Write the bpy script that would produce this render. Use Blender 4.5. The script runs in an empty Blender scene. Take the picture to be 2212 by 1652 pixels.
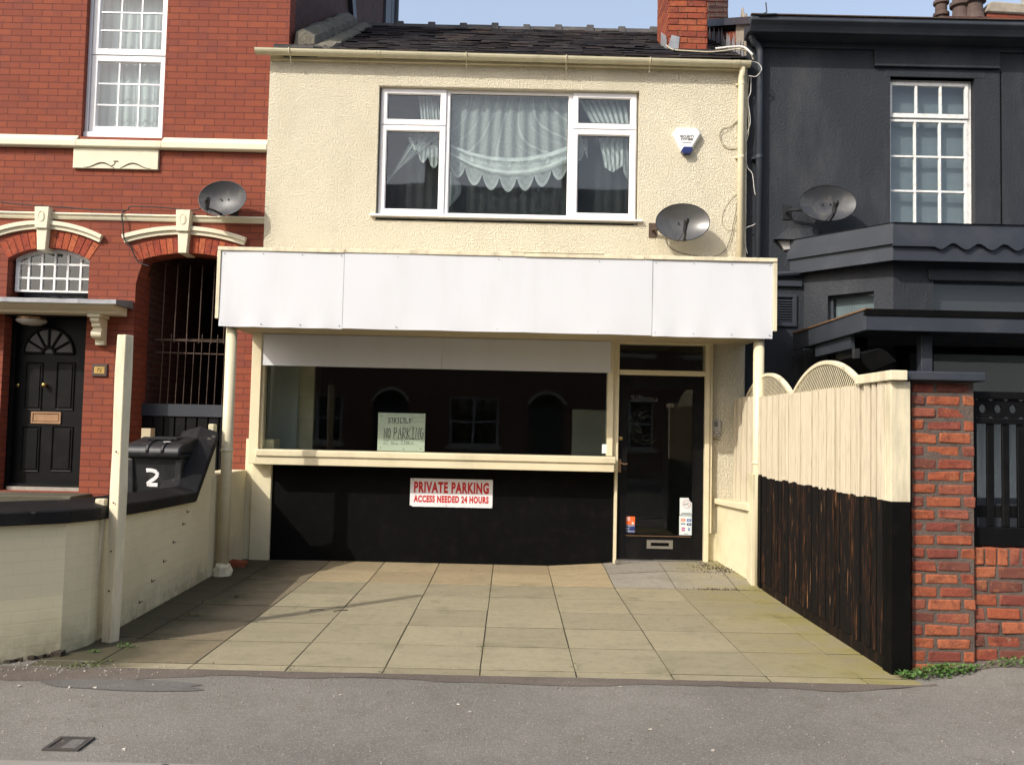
import bpy, math, random
from mathutils import Vector, Matrix
random.seed(7)
sc = bpy.context.scene
COL = sc.collection
R = math.radians
# ---------------------------------------------------------------- camera
EYE = 1.52; F = 1900.0; PIT = R(3.0); ROL = R(1.27)
cam_d = bpy.data.cameras.new('camera'); cam = bpy.data.objects.new('camera', cam_d); COL.objects.link(cam)
cam_d.sensor_width = 36; cam_d.lens = 36*F/2212; cam_d.clip_end = 2000; cam_d.clip_start = .05
CR = Matrix.Rotation(math.pi/2+PIT, 4, 'X') @ Matrix.Rotation(ROL, 4, 'Z')
cam.matrix_world = Matrix.Translation((0, 0, EYE)) @ CR
sc.camera = cam
CR3 = CR.to_3x3()
def ray(px, py): return CR3 @ Vector(((px-1106)/F, -(py-826)/F, -1))
def U(px, py, Y):
    "survey point on the vertical plane at distance Y -> (x, z)"
    v = ray(px, py); t = Y/v.y
    return v.x*t, EYE+v.z*t
def UX(px, py, Y): return U(px, py, Y)[0]
def UZ(px, py, Y): return U(px, py, Y)[1]
def G(px, py, z=0.0):
    "survey point on the ground -> (x, y)"
    v = ray(px, py); t = (z-EYE)/v.z
    return v.x*t, v.y*t
# ---------------------------------------------------------------- materials
def newmat(name):
    m = bpy.data.materials.new(name); m.use_nodes = True
    nt = m.node_tree; nt.nodes.clear()
    o = nt.nodes.new('ShaderNodeOutputMaterial')
    return m, nt, o
def N(nt, t, **k):
    n = nt.nodes.new(t)
    for a, b in k.items():
        if a.startswith('_'): setattr(n, a[1:], b)
        else: n.inputs[a.replace('__', ' ')].default_value = b
    return n
def c4(c): return (c[0], c[1], c[2], 1)
def mixc(nt, fac, a, b, blend='MIX'):
    n = nt.nodes.new('ShaderNodeMix'); n.data_type = 'RGBA'; n.blend_type = blend; n.clamp_factor = True
    for i, v in ((0, fac), (6, a), (7, b)):
        if hasattr(v, 'is_output') or isinstance(v, bpy.types.NodeSocket): nt.links.new(v, n.inputs[i])
        else: n.inputs[i].default_value = v if i == 0 else c4(v)
    return n.outputs[2]
def ramp(nt, src, a, b, va=0, vb=1):
    n = nt.nodes.new('ShaderNodeMapRange'); n.inputs[1].default_value = a; n.inputs[2].default_value = b
    n.inputs[3].default_value = va; n.inputs[4].default_value = vb
    nt.links.new(src, n.inputs[0]); return n.outputs[0]
def mth(nt, op, a, b=None):
    n = nt.nodes.new('ShaderNodeMath'); n.operation = op
    for i, v in enumerate((a, b)):
        if v is None: continue
        if isinstance(v, bpy.types.NodeSocket): nt.links.new(v, n.inputs[i])
        else: n.inputs[i].default_value = v
    return n.outputs[0]
def noise(nt, scale, detail=3, rough=.55, vec=None, sx=None, dist=0):
    n = N(nt, 'ShaderNodeTexNoise', Scale=scale, Detail=detail, Roughness=rough, Distortion=dist)
    if vec is None:
        tc = nt.nodes.new('ShaderNodeTexCoord'); vec = tc.outputs['Object']
    if sx:
        mp = nt.nodes.new('ShaderNodeMapping'); mp.inputs['Scale'].default_value = sx
        nt.links.new(vec, mp.inputs[0]); vec = mp.outputs[0]
    nt.links.new(vec, n.inputs['Vector']); return n.outputs['Fac']
def geo(nt, out): return nt.nodes.new('ShaderNodeNewGeometry').outputs[out]
def island(nt): return geo(nt, 'Random Per Island')
def bump(nt, h, strength, dist=.01, prev=None):
    n = N(nt, 'ShaderNodeBump', Strength=strength, Distance=dist); nt.links.new(h, n.inputs['Height'])
    if prev: nt.links.new(prev, n.inputs['Normal'])
    return n.outputs[0]
def pbr(nt, o, col, rough=.7, nrm=None, metal=0, spec=.5, alpha=None, **k):
    p = nt.nodes.new('ShaderNodeBsdfPrincipled')
    for key, v in (('Base Color', col), ('Roughness', rough), ('Metallic', metal), ('Specular IOR Level', spec)):
        if isinstance(v, bpy.types.NodeSocket): nt.links.new(v, p.inputs[key])
        else: p.inputs[key].default_value = c4(v) if key == 'Base Color' else v
    if nrm: nt.links.new(nrm, p.inputs['Normal'])
    if o: nt.links.new(p.outputs[0], o.inputs[0])
    return p
def mat(name, c, rough=.6, var=.12, vs=3, dirt=None, dirtamt=.35, ds=1.2, bs=60, bstr=.15, bd=.004, metal=0, spec=.4, isl=0, stretch=None, specks=None):
    "general weathered surface: broad tone noise, patchy dirt, fine bump"
    m, nt, o = newmat(name)
    a = noise(nt, vs, 4, .6, sx=stretch)
    lo = [x*(1-var) for x in c]; hi = [min(1, x*(1+var)) for x in c]
    col = mixc(nt, ramp(nt, a, .3, .7), lo, hi)
    if isl: col = mixc(nt, ramp(nt, island(nt), 0, 1, 0, isl), col, [x*.35 for x in c])
    if dirt:
        d = noise(nt, ds, 6, .65, sx=stretch)
        col = mixc(nt, ramp(nt, d, .5, .72, 0, dirtamt), col, dirt)
    if specks:
        s = noise(nt, specks[0], 2, .5); col = mixc(nt, ramp(nt, s, specks[2], specks[2]+.04, 0, .8), col, specks[1])
    b = noise(nt, bs, 3, .6)
    pbr(nt, o, col, rough, bump(nt, b, bstr, bd), metal, spec)
    return m
def brickmat(name, c1, c2, mort, dark, msize=.006, bw=.225, rh=.0765, bstr=.5, paint=None, off=.5, yo=0.0, patch=.5):
    m, nt, o = newmat(name)
    g = geo(nt, 'Position'); s = nt.nodes.new('ShaderNodeSeparateXYZ'); nt.links.new(g, s.inputs[0])
    h = mth(nt, 'ADD', s.outputs[0], s.outputs[1])
    cmb = nt.nodes.new('ShaderNodeCombineXYZ')
    wob = noise(nt, 5, 2)
    nt.links.new(mth(nt, 'ADD', h, mth(nt, 'MULTIPLY', wob, .006)), cmb.inputs[0])
    nt.links.new(mth(nt, 'ADD', mth(nt, 'ADD', s.outputs[2], yo), mth(nt, 'MULTIPLY', wob, .006)), cmb.inputs[1])
    b = N(nt, 'ShaderNodeTexBrick', _offset=off, _offset_frequency=2)
    b.inputs['Scale'].default_value = 1; b.inputs['Brick Width'].default_value = bw; b.inputs['Row Height'].default_value = rh
    b.inputs['Mortar Size'].default_value = msize; b.inputs['Mortar Smooth'].default_value = .3
    b.inputs['Color1'].default_value = c4(c1); b.inputs['Color2'].default_value = c4(c2); b.inputs['Mortar'].default_value = c4(mort)
    nt.links.new(cmb.outputs[0], b.inputs['Vector'])
    # per-brick tone: white noise on the cell of the brick
    fl = mth(nt, 'FLOOR', mth(nt, 'DIVIDE', mth(nt, 'ADD', s.outputs[2], yo), rh))
    odd = mth(nt, 'MULTIPLY', mth(nt, 'MODULO', mth(nt, 'ABSOLUTE', fl), 2.0), off)
    ce = mth(nt, 'FLOOR', mth(nt, 'ADD', mth(nt, 'DIVIDE', h, bw), odd))
    c2v = nt.nodes.new('ShaderNodeCombineXYZ'); nt.links.new(ce, c2v.inputs[0]); nt.links.new(fl, c2v.inputs[1])
    wn = nt.nodes.new('ShaderNodeTexWhiteNoise'); wn.noise_dimensions = '2D'; nt.links.new(c2v.outputs[0], wn.inputs['Vector'])
    col = b.outputs['Color']
    inv = mth(nt, 'SUBTRACT', 1.0, b.outputs['Fac'])
    blot = ramp(nt, noise(nt, 9, 4, .7), .48, .7)
    col = mixc(nt, mth(nt, 'MULTIPLY', mth(nt, 'MULTIPLY', ramp(nt, wn.outputs[0], .55, 1, 0, 1), ramp(nt, noise(nt, 1.1, 2), .4, .62, .25, 1)), mth(nt, 'MULTIPLY', inv, patch)), col, dark)
    col = mixc(nt, mth(nt, 'MULTIPLY', blot, .35), col, dark)
    fine = noise(nt, 120, 3)
    col = mixc(nt, ramp(nt, fine, .35, .7, 0, .22), col, [x*.45 for x in c1])
    grime = ramp(nt, noise(nt, .7, 5, .6), .45, .75, 0, .25); col = mixc(nt, grime, col, [x*.5 for x in c1])
    if paint:
        pc, pd = paint
        col = mixc(nt, ramp(nt, b.outputs['Fac'], 0, 1, 0, .10), pc, pd)
        col = mixc(nt, ramp(nt, noise(nt, 1.6, 5), .45, .75, 0, .35), col, pd)
        col = mixc(nt, mth(nt, 'MULTIPLY', ramp(nt, s.outputs[2], .26, -.02, 0, .6), ramp(nt, noise(nt, 7, 5, .7), .36, .62, .1, 1)), col, (.10, .10, .05))
    n1 = bump(nt, inv, bstr, .008); n2 = bump(nt, fine, .25, .003, n1)
    pbr(nt, o, col, .85, n2, 0, .25)
    return m
M = {}
CREAM = (.69, .635, .485)
def roughcast():
    m, nt, o = newmat('cream_roughcast')
    a = noise(nt, 60, 3, .6, dist=.1); b = noise(nt, 17, 3, .6)
    h = mth(nt, 'ADD', ramp(nt, a, .44, .66), mth(nt, 'MULTIPLY', b, .5))
    col = mixc(nt, ramp(nt, noise(nt, 1.3, 4), .3, .7), [x*.94 for x in CREAM], [x*1.05 for x in CREAM])
    col = mixc(nt, ramp(nt, a, .42, .34, 0, .22), col, (.45, .39, .26))  # hollows between the grains tinted darker, their shade put into the colour
    sp = noise(nt, 30, 4, .7); col = mixc(nt, ramp(nt, sp, .64, .72, 0, .5), col, (.36, .31, .20))
    st = noise(nt, 2.0, 5, .6, sx=(1, 1, .25)); col = mixc(nt, ramp(nt, st, .52, .78, 0, .3), col, (.42, .37, .25))
    pbr(nt, o, col, .8, bump(nt, h, .8, .012), 0, .3); return m
M['rough'] = roughcast()
M['cream'] = mat('cream_gloss_timber', (.66, .585, .40), .42, .06, 2, (.32, .27, .17), .35, 1.6, 40, .12, .003)
M['creamd'] = mat('cream_weathered_timber', (.66, .59, .42), .6, .12, 4, (.22, .19, .13), .6, 2.5, 50, .3, .004, stretch=(3, 3, .5))
M['creamr'] = mat('cream_painted_render', (.63, .57, .39), .7, .1, 2, (.27, .25, .14), .5, 1.5, 25, .35, .008)
M['pipe'] = mat('cream_plastic_pipe', (.64, .575, .40), .35, .05, 3, (.35, .28, .17), .4, 3, 30, .05, .002)
M['gutter'] = mat('cream_plastic_gutter', (.56, .52, .36), .4, .06, 3, (.28, .27, .17), .5, 3, 30, .05, .002)
M['stone'] = mat('cream_painted_stone', (.68, .63, .47), .6, .06, 3, (.35, .30, .2), .4, 3, 30, .15, .004)
M['white'] = mat('white_sheet_plastic', (.60, .612, .635), .4, .02, 1, (.46, .46, .44), .22, 3, 3, .06, .01, stretch=(1, 1, .25))
M['upvc'] = mat('white_window_plastic', (.80, .79, .79), .3, .02, 2, (.6, .58, .58), .25, 5, 30, .03, .001)
M['wtimber'] = mat('white_flaking_timber', (.72, .72, .70), .5, .06, 3, (.3, .26, .2), .5, 14, 40, .3, .003)
M['black'] = mat('black_gloss_paint', (.0035, .0035, .004), .5, .2, 2, (.02, .018, .016), .3, 6, 60, .15, .002, spec=.16)
M['blackp'] = mat('black_painted_board', (.0035, .0035, .0035), .6, .2, 2, (.012, .010, .008), .4, 9, 40, .2, .003, spec=.06)
M['navy'] = mat('charcoal_painted_render', (.020, .0235, .030), .68, .16, 2, (.062, .064, .066), .6, 1.6, 38, .8, .009, spec=.35, stretch=(1, 1, .35), specks=(30, (.16, .14, .12), .79))
M['navyt'] = mat('charcoal_painted_timber', (.030, .036, .047), .5, .12, 2, (.07, .07, .075), .4, 2, 30, .2, .004)
M['coping'] = mat('black_painted_coping', (.0055, .0055, .006), .6, .25, 3, (.03, .028, .025), .55, 2.5, 45, .3, .006, spec=.2, specks=(9, (.12, .11, .09), .74))
M['steel'] = mat('brushed_metal', (.5, .48, .44), .38, .1, 6, (.2, .17, .13), .5, 20, 80, .1, .001, metal=.9)
M['brass'] = mat('brass', (.55, .38, .14), .3, .1, 6, (.2, .12, .05), .5, 20, 80, .1, .001, metal=.9)
M['copper'] = mat('worn_brass_plate', (.36, .22, .13), .4, .1, 6, (.2, .12, .05), .5, 20, 80, .1, .001, metal=.6)
M['lead'] = mat('lead_flashing', (.30, .31, .33), .45, .15, 5, (.12, .12, .13), .5, 8, 30, .2, .005, metal=.3)
M['darkplastic'] = mat('black_plastic', (.018, .019, .02), .38, .15, 6, (.06, .055, .05), .4, 9, 60, .08, .002)
M['binp'] = mat('charcoal_bin_plastic', (.012, .013, .015), .42, .2, 6, (.08, .075, .07), .5, 5, 60, .1, .002)
M['dish'] = mat('charcoal_dish_paint', (.034, .036, .04), .46, .1, 6, (.13, .12, .10), .5, 9, 60, .08, .001, spec=.5)
M['dishd'] = mat('faded_grey_dish_paint', (.07, .07, .068), .3, .12, 6, (.03, .03, .03), .75, 5, 60, .05, .001, spec=.6)
M['rust'] = mat('rusty_iron', (.07, .048, .036), .8, .3, 20, (.14, .075, .045), .6, 30, 90, .4, .002)
M['cableb'] = mat('black_cable', (.012, .012, .013), .5)
M['cablew'] = mat('white_cable', (.6, .58, .55), .5)
M['cablec'] = mat('cream_painted_cable', (.42, .38, .27), .6)
M['mortar'] = mat('grey_mortar_fillet', (.135, .122, .095), .95, .25, 6, (.08, .09, .05), .6, 7, 26, .9, .02)
M['oldmort'] = mat('dirty_brick_mortar', (.105, .080, .066), .95, .2, 8, (.045, .036, .03), .5, 6, 60, .8, .01)
M['soil'] = mat('soil', (.035, .028, .018), .95, .3, 20, None, 0, 1, 60, .8, .01)
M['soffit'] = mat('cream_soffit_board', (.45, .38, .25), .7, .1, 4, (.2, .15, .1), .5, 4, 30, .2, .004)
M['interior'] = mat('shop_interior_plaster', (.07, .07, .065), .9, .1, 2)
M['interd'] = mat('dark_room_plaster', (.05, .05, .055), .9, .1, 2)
M['reflect_pale'] = mat('pale_reflection_tone', (.12, .125, .105), .8, .15, 3)  # tone of the pale reflection imitated behind the shop glass
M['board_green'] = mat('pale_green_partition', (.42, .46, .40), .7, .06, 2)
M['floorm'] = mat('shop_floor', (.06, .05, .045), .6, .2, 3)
M['red'] = mat('red_lettering', (.50, .022, .018), .4, .04, 3)
M['ink'] = mat('faded_marker_ink', (.035, .035, .03), .7, .3, 30)
M['inkl'] = mat('pale_marker_ink', (.11, .12, .09), .7, .3, 30)
M['signw'] = mat('white_sign_plate', (.74, .73, .74), .35, .03, 3, (.45, .42, .38), .4, 6, 20, .03, .001)
M['signg'] = mat('greenish_card', (.50, .54, .44), .7, .04, 3, (.35, .38, .3), .4, 5, 20, .05, .001)
M['blueglass'] = mat('blue_strobe_lens', (.02, .03, .12), .2, .1, 6)
M['orange'] = mat('orange_sticker', (.75, .13, .03), .5, .03, 3)
M['bluest'] = mat('navy_sticker', (.02, .03, .13), .5, .03, 3)
M['magenta'] = mat('magenta_sticker', (.4, .05, .22), .5, .03, 3)
M['paper'] = mat('pale_sticker', (.62, .68, .68), .5, .02, 3)
M['etch'] = mat('white_etched_lettering', (.055, .06, .06), .6, .1, 30)
M['bluepr'] = mat('blue_print', (.05, .10, .35), .5, .03, 3)
M['grey'] = mat('grey_plastic', (.36, .35, .33), .45, .08, 5, (.2, .18, .15), .4, 9)
M['opal'] = mat('opal_glass', (.5, .48, .44), .25, .04, 4)
M['pot'] = mat('sooty_clay_pot', (.09, .06, .05), .85, .25, 5, (.03, .025, .025), .7, 4, 40, .3, .006)
M['cement'] = mat('patchy_cement_render', (.27, .235, .19), .95, .2, 4, (.12, .1, .08), .5, 5, 30, .7, .012)
M['brickl'] = brickmat('red_facing_brick', (.262, .070, .036), (.215, .055, .032), (.125, .036, .025), (.135, .045, .045))
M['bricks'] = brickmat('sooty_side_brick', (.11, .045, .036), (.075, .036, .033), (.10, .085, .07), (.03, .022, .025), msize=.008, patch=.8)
M['bricko'] = brickmat('brown_terrace_brick', (.30, .15, .10), (.24, .11, .08), (.2, .17, .14), (.07, .04, .035), msize=.009)
M['brickp'] = brickmat('cream_painted_brick', (1, 1, 1), (1, 1, 1), (1, 1, 1), (.5, .5, .4), msize=.005, bstr=.22, paint=((.72, .64, .43), (.42, .37, .22)))
def bricki(name, cols, mc):
    "real bricks: one colour per brick, blotched faces"
    m, nt, o = newmat(name)
    r = island(nt); cr = nt.nodes.new('ShaderNodeValToRGB'); e = cr.color_ramp; e.interpolation = 'CONSTANT'
    e.elements[0].color = c4(cols[0]); e.elements[1].position = 1/len(cols); e.elements[1].color = c4(cols[1])
    for i, c in enumerate(cols[2:]): el = e.elements.new((i+2)/len(cols)); el.color = c4(c)
    nt.links.new(r, cr.inputs[0]); col = cr.outputs[0]
    n = noise(nt, 13, 6, .72); col = mixc(nt, ramp(nt, n, .50, .64, 0, .7), col, (.10, .035, .028)); n = noise(nt, 7, 4, .7); col = mixc(nt, ramp(nt, n, .55, .7, 0, .6), col, (.42, .16, .07))
    n = noise(nt, 19, 5, .7, dist=1); col = mixc(nt, ramp(nt, n, .62, .72, 0, .65), col, mc)
    n = noise(nt, 80, 3); col = mixc(nt, ramp(nt, n, .4, .7, 0, .35), col, (.09, .03, .02))
    h = noise(nt, 45, 5, .7)
    pbr(nt, o, col, .9, bump(nt, h, .7, .008), 0, .2); return m
M['obrick'] = bricki('old_reclaimed_brick', [(.31, .088, .042), (.24, .062, .038), (.36, .115, .056), (.19, .052, .038), (.33, .10, .048), (.26, .082, .052), (.29, .078, .038), (.15, .055, .04)], (.33, .25, .18))
M['cbrick'] = bricki('chimney_brick', [(.33, .085, .04), (.27, .065, .036), (.31, .09, .045), (.22, .055, .035)], (.3, .12, .08))
M['vous'] = bricki('arch_brick', [(.38, .085, .04), (.30, .06, .035), (.44, .12, .055), (.26, .055, .035), (.34, .075, .04)], (.2, .06, .04))
def slate():
    m, nt, o = newmat('old_slate')
    r = island(nt); cr = nt.nodes.new('ShaderNodeValToRGB'); e = cr.color_ramp
    e.elements[0].color = (.042, .040, .045, 1); e.elements[1].color = (.13, .10, .09, 1)
    for p, c in ((.3, (.06, .05, .055)), (.55, (.036, .036, .046)), (.8, (.08, .078, .088))):
        el = e.elements.new(p); el.color = c4(c)
    nt.links.new(r, cr.inputs[0])
    n = noise(nt, 7, 5, .7); col = mixc(nt, ramp(nt, n, .55, .72, 0, .7), cr.outputs[0], (.09, .085, .06))
    pbr(nt, o, col, .5, bump(nt, noise(nt, 30, 4), .5, .008), 0, .6); return m
M['slate'] = slate()
M['ridge'] = mat('ridge_tile', (.055, .052, .052), .8, .3, 4, (.13, .12, .09), .6, 6, 30, .5, .01)
def fencemat():
    "vertical battens: black paint below waist height, cream above, both streaked"
    m, nt, o = newmat('two_tone_painted_battens')
    g = geo(nt, 'Position'); s = nt.nodes.new('ShaderNodeSeparateXYZ'); nt.links.new(g, s.inputs[0])
    lim = mth(nt, 'ADD', 1.085, mth(nt, 'MULTIPLY', island(nt), .02))
    lim = mth(nt, 'ADD', lim, mth(nt, 'MULTIPLY', noise(nt, 40, 2), .015))
    up = mth(nt, 'MAXIMUM', mth(nt, 'GREATER_THAN', s.outputs[2], lim), mth(nt, 'GREATER_THAN', s.outputs[1], 8.88))
    st = noise(nt, 1, 5, .7, sx=(80, 80, 1.2)); st2 = noise(nt, 1, 4, .6, sx=(170, 170, 5))
    cr = mixc(nt, ramp(nt, st, .44, .66, 0, .5), (.53, .47, .355), (.36, .30, .21))
    cr = mixc(nt, ramp(nt, st2, .56, .66, 0, .5), cr, (.20, .15, .10))
    br = noise(nt, 1, 5, .7, sx=(12, 12, 1.3))
    bk = mixc(nt, mth(nt, 'MULTIPLY', ramp(nt, st2, .54, .62), ramp(nt, br, .48, .62, 0, .85)), (.007, .006, .0055), (.13, .052, .02))
    bk = mixc(nt, ramp(nt, br, .56, .72, 0, .5), bk, (.035, .016, .009))
    bk = mixc(nt, mth(nt, 'MULTIPLY', ramp(nt, noise(nt, 1, 3, .6, sx=(50, 50, 3)), .66, .72), .7), bk, (.30, .15, .065))
    col = mixc(nt, up, bk, cr)
    pbr(nt, o, col, .7, bump(nt, st2, .6, .008), 0, .1); return m
M['fence'] = fencemat()
def asphalt(name, base, spk=.6):
    m, nt, o = newmat(name)
    g = geo(nt, 'Position')
    big = noise(nt, .55, 5, .6, vec=g); mid = noise(nt, 6, 5, .65, vec=g); f1 = noise(nt, 130, 2, .6, vec=g); f2 = noise(nt, 260, 2, .6, vec=g)
    col = mixc(nt, ramp(nt, big, .35, .68), [x*.74 for x in base], [x*1.14 for x in base])
    cs = noise(nt, 55, 3, .6, vec=g); col = mixc(nt, ramp(nt, cs, .56, .66, 0, .35), col, [base[0]*.5, base[1]*.48, base[2]*.42]); col = mixc(nt, ramp(nt, cs, .42, .34, 0, .3), col, [x*1.5 for x in base])
    col = mixc(nt, ramp(nt, mid, .5, .72, 0, .45), col, [base[0]*.62, base[1]*.58, base[2]*.5])
    col = mixc(nt, ramp(nt, f1, .56, .68, 0, spk), col, [min(1, x*2.0) for x in base])
    col = mixc(nt, ramp(nt, f2, .44, .34, 0, .75), col, [x*.3 for x in base])
    s = nt.nodes.new('ShaderNodeSeparateXYZ'); nt.links.new(g, s.inputs[0])
    h = mth(nt, 'ADD', f1, mth(nt, 'MULTIPLY', f2, .6))
    pbr(nt, o, col, .88, bump(nt, h, .8, .008), 0, .25); return m
M['asph'] = asphalt('worn_grey_tarmac', (.205, .193, .170))
M['asphd'] = asphalt('dark_tar_joint', (.15, .125, .105), .45)
M['asphp'] = asphalt('patched_tarmac', (.15, .142, .132), .5)
M['road'] = asphalt('road_tarmac', (.12, .115, .11))
M['kerb'] = mat('granite_kerb', (.27, .25, .22), .85, .15, 4, (.12, .11, .09), .5, 4, 90, .5, .004, isl=.2)
def paving():
    out = []
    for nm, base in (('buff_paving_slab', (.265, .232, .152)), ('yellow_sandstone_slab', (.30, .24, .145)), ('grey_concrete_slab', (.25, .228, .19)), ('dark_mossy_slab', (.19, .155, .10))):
        m, nt, o = newmat(nm); g = geo(nt, 'Position'); s = nt.nodes.new('ShaderNodeSeparateXYZ'); nt.links.new(g, s.inputs[0])
        col = mixc(nt, island(nt), [x*.86 for x in base], [x*1.09 for x in base])
        n = noise(nt, 2.2, 6, .65, vec=g, sx=(1, 2.4, 1)); col = mixc(nt, ramp(nt, n, .47, .72, 0, .45), col, [base[0]*.62, base[1]*.64, base[2]*.62])
        n = noise(nt, 14, 6, .75, vec=g); col = mixc(nt, ramp(nt, n, .48, .72, 0, .5), col, [base[0]*.5, base[1]*.5, base[2]*.45])
        # algae near the fence and along the left boundary wall
        n3 = noise(nt, 2.5, 4, .6, vec=g)
        al = mth(nt, 'MULTIPLY', ramp(nt, s.outputs[0], 1.55, 2.4), ramp(nt, n3, .35, .6, .15, .85)); col = mixc(nt, al, col, (.25, .215, .07))
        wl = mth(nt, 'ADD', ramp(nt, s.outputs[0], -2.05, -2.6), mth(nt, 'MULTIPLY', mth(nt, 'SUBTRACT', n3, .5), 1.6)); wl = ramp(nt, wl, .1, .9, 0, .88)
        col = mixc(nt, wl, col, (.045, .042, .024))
        f = noise(nt, 160, 2, .6, vec=g); col = mixc(nt, ramp(nt, f, .58, .7, 0, .35), col, [x*1.5 for x in base])
        col = mixc(nt, ramp(nt, f, .42, .34, 0, .4), col, [x*.45 for x in base])
        bl = noise(nt, 24, 2, .5, vec=g); col = mixc(nt, ramp(nt, bl, .76, .79, 0, .8), col, (.03, .025, .02))
        pbr(nt, o, col, .85, bump(nt, f, .4, .004), 0, .25); out.append(m)
    return out
M['pav'], M['pavy'], M['pavg'], M['pavd'] = paving()
def glassmat(name, tint=(.92, .95, .94), refl=.09, k=1.35, wav=.02):
    m, nt, o = newmat(name)
    fr = N(nt, 'ShaderNodeFresnel', IOR=1.5); b = bump(nt, noise(nt, 1.4, 1), wav, .05)
    f = mth(nt, 'MINIMUM', mth(nt, 'MULTIPLY', fr.outputs[0], k), 1.0); f = mth(nt, 'MULTIPLY', f, mth(nt, 'SUBTRACT', 1.0, geo(nt, 'Backfacing')))
    t = nt.nodes.new('ShaderNodeBsdfTransparent'); t.inputs[0].default_value = c4(tint)
    g = nt.nodes.new('ShaderNodeBsdfGlossy'); g.inputs['Roughness'].default_value = .022; nt.links.new(b, g.inputs['Normal'])
    mx = nt.nodes.new('ShaderNodeMixShader'); nt.links.new(f, mx.inputs[0]); nt.links.new(t.outputs[0], mx.inputs[1]); nt.links.new(g.outputs[0], mx.inputs[2])
    nt.links.new(mx.outputs[0], o.inputs[0]); return m
M['glass'] = glassmat('window_glass')
M['glassup'] = glassmat('double_glazing', (.90, .94, .94), .14, 2.6, .03)
def netmat(name, col, a0, a1, scale, mode='fold'):
    m, nt, o = newmat(name)
    at = nt.nodes.new('ShaderNodeAttribute'); at.attribute_name = 'dens'
    fine = noise(nt, 60, 3, .6)
    d = mth(nt, 'ADD', ramp(nt, at.outputs['Fac'], 0, 1, a0, a1), mth(nt, 'MULTIPLY', mth(nt, 'SUBTRACT', fine, .5), .35))
    df = nt.nodes.new('ShaderNodeBsdfDiffuse'); df.inputs[0].default_value = c4(col)
    tl = nt.nodes.new('ShaderNodeBsdfTranslucent'); tl.inputs[0].default_value = c4(col)
    m1 = nt.nodes.new('ShaderNodeMixShader'); m1.inputs[0].default_value = .3; nt.links.new(df.outputs[0], m1.inputs[1]); nt.links.new(tl.outputs[0], m1.inputs[2])
    t = nt.nodes.new('ShaderNodeBsdfTransparent'); mx = nt.nodes.new('ShaderNodeMixShader')
    nt.links.new(d, mx.inputs[0]); nt.links.new(t.outputs[0], mx.inputs[1]); nt.links.new(m1.outputs[0], mx.inputs[2])
    nt.links.new(mx.outputs[0], o.inputs[0]); return m
M['net'] = netmat('white_net_curtain', (.85, .87, .85), .20, .88, 1); M['sheer'] = netmat('sheer_net', (.5, .52, .52), .09, .35, 1)
M['blind'] = netmat('white_vertical_voile', (.72, .76, .76), .6, 1.0, 1)
def meshmat(nm='perforated_grey_screen', c=(.19, .215, .23)):
    m, nt, o = newmat(nm)
    g = geo(nt, 'Position'); s = nt.nodes.new('ShaderNodeSeparateXYZ'); nt.links.new(g, s.inputs[0])
    v = N(nt, 'ShaderNodeTexVoronoi', Scale=75, Randomness=0.0); nt.links.new(g, v.inputs['Vector'])
    col = mixc(nt, ramp(nt, v.outputs['Distance'], .22, .32), (.02, .025, .03), c)
    pbr(nt, o, col, .5, None, 0, .4); return m
M['perf'] = meshmat(); M['perfd'] = meshmat('perforated_dark_screen', (.36, .365, .41))
M['iron'] = mat('cast_iron', (.05, .045, .042), .7, .2, 8, (.12, .08, .06), .5, 12, 60, .4, .003)
M['mossbed'] = mat('mossy_joint_soil', (.03, .026, .016), .95, .3, 8, (.05, .06, .02), .8, 5, 40, .7, .01)
M['perfk'] = meshmat('perforated_black_screen', (.045, .045, .055))
def leafmat(name, a, b):
    m, nt, o = newmat(name)
    col = mixc(nt, island(nt), a, b); pbr(nt, o, col, .55, None, 0, .3); return m
M['weed'] = leafmat('weed_leaf', (.035, .085, .018), (.11, .20, .05))
M['moss'] = leafmat('moss', (.045, .06, .015), (.09, .12, .03))
M['grit'] = leafmat('grit', (.07, .06, .05), (.36, .32, .27))
M['gritp'] = leafmat('pale_litter', (.3, .27, .22), (.6, .55, .48))
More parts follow.
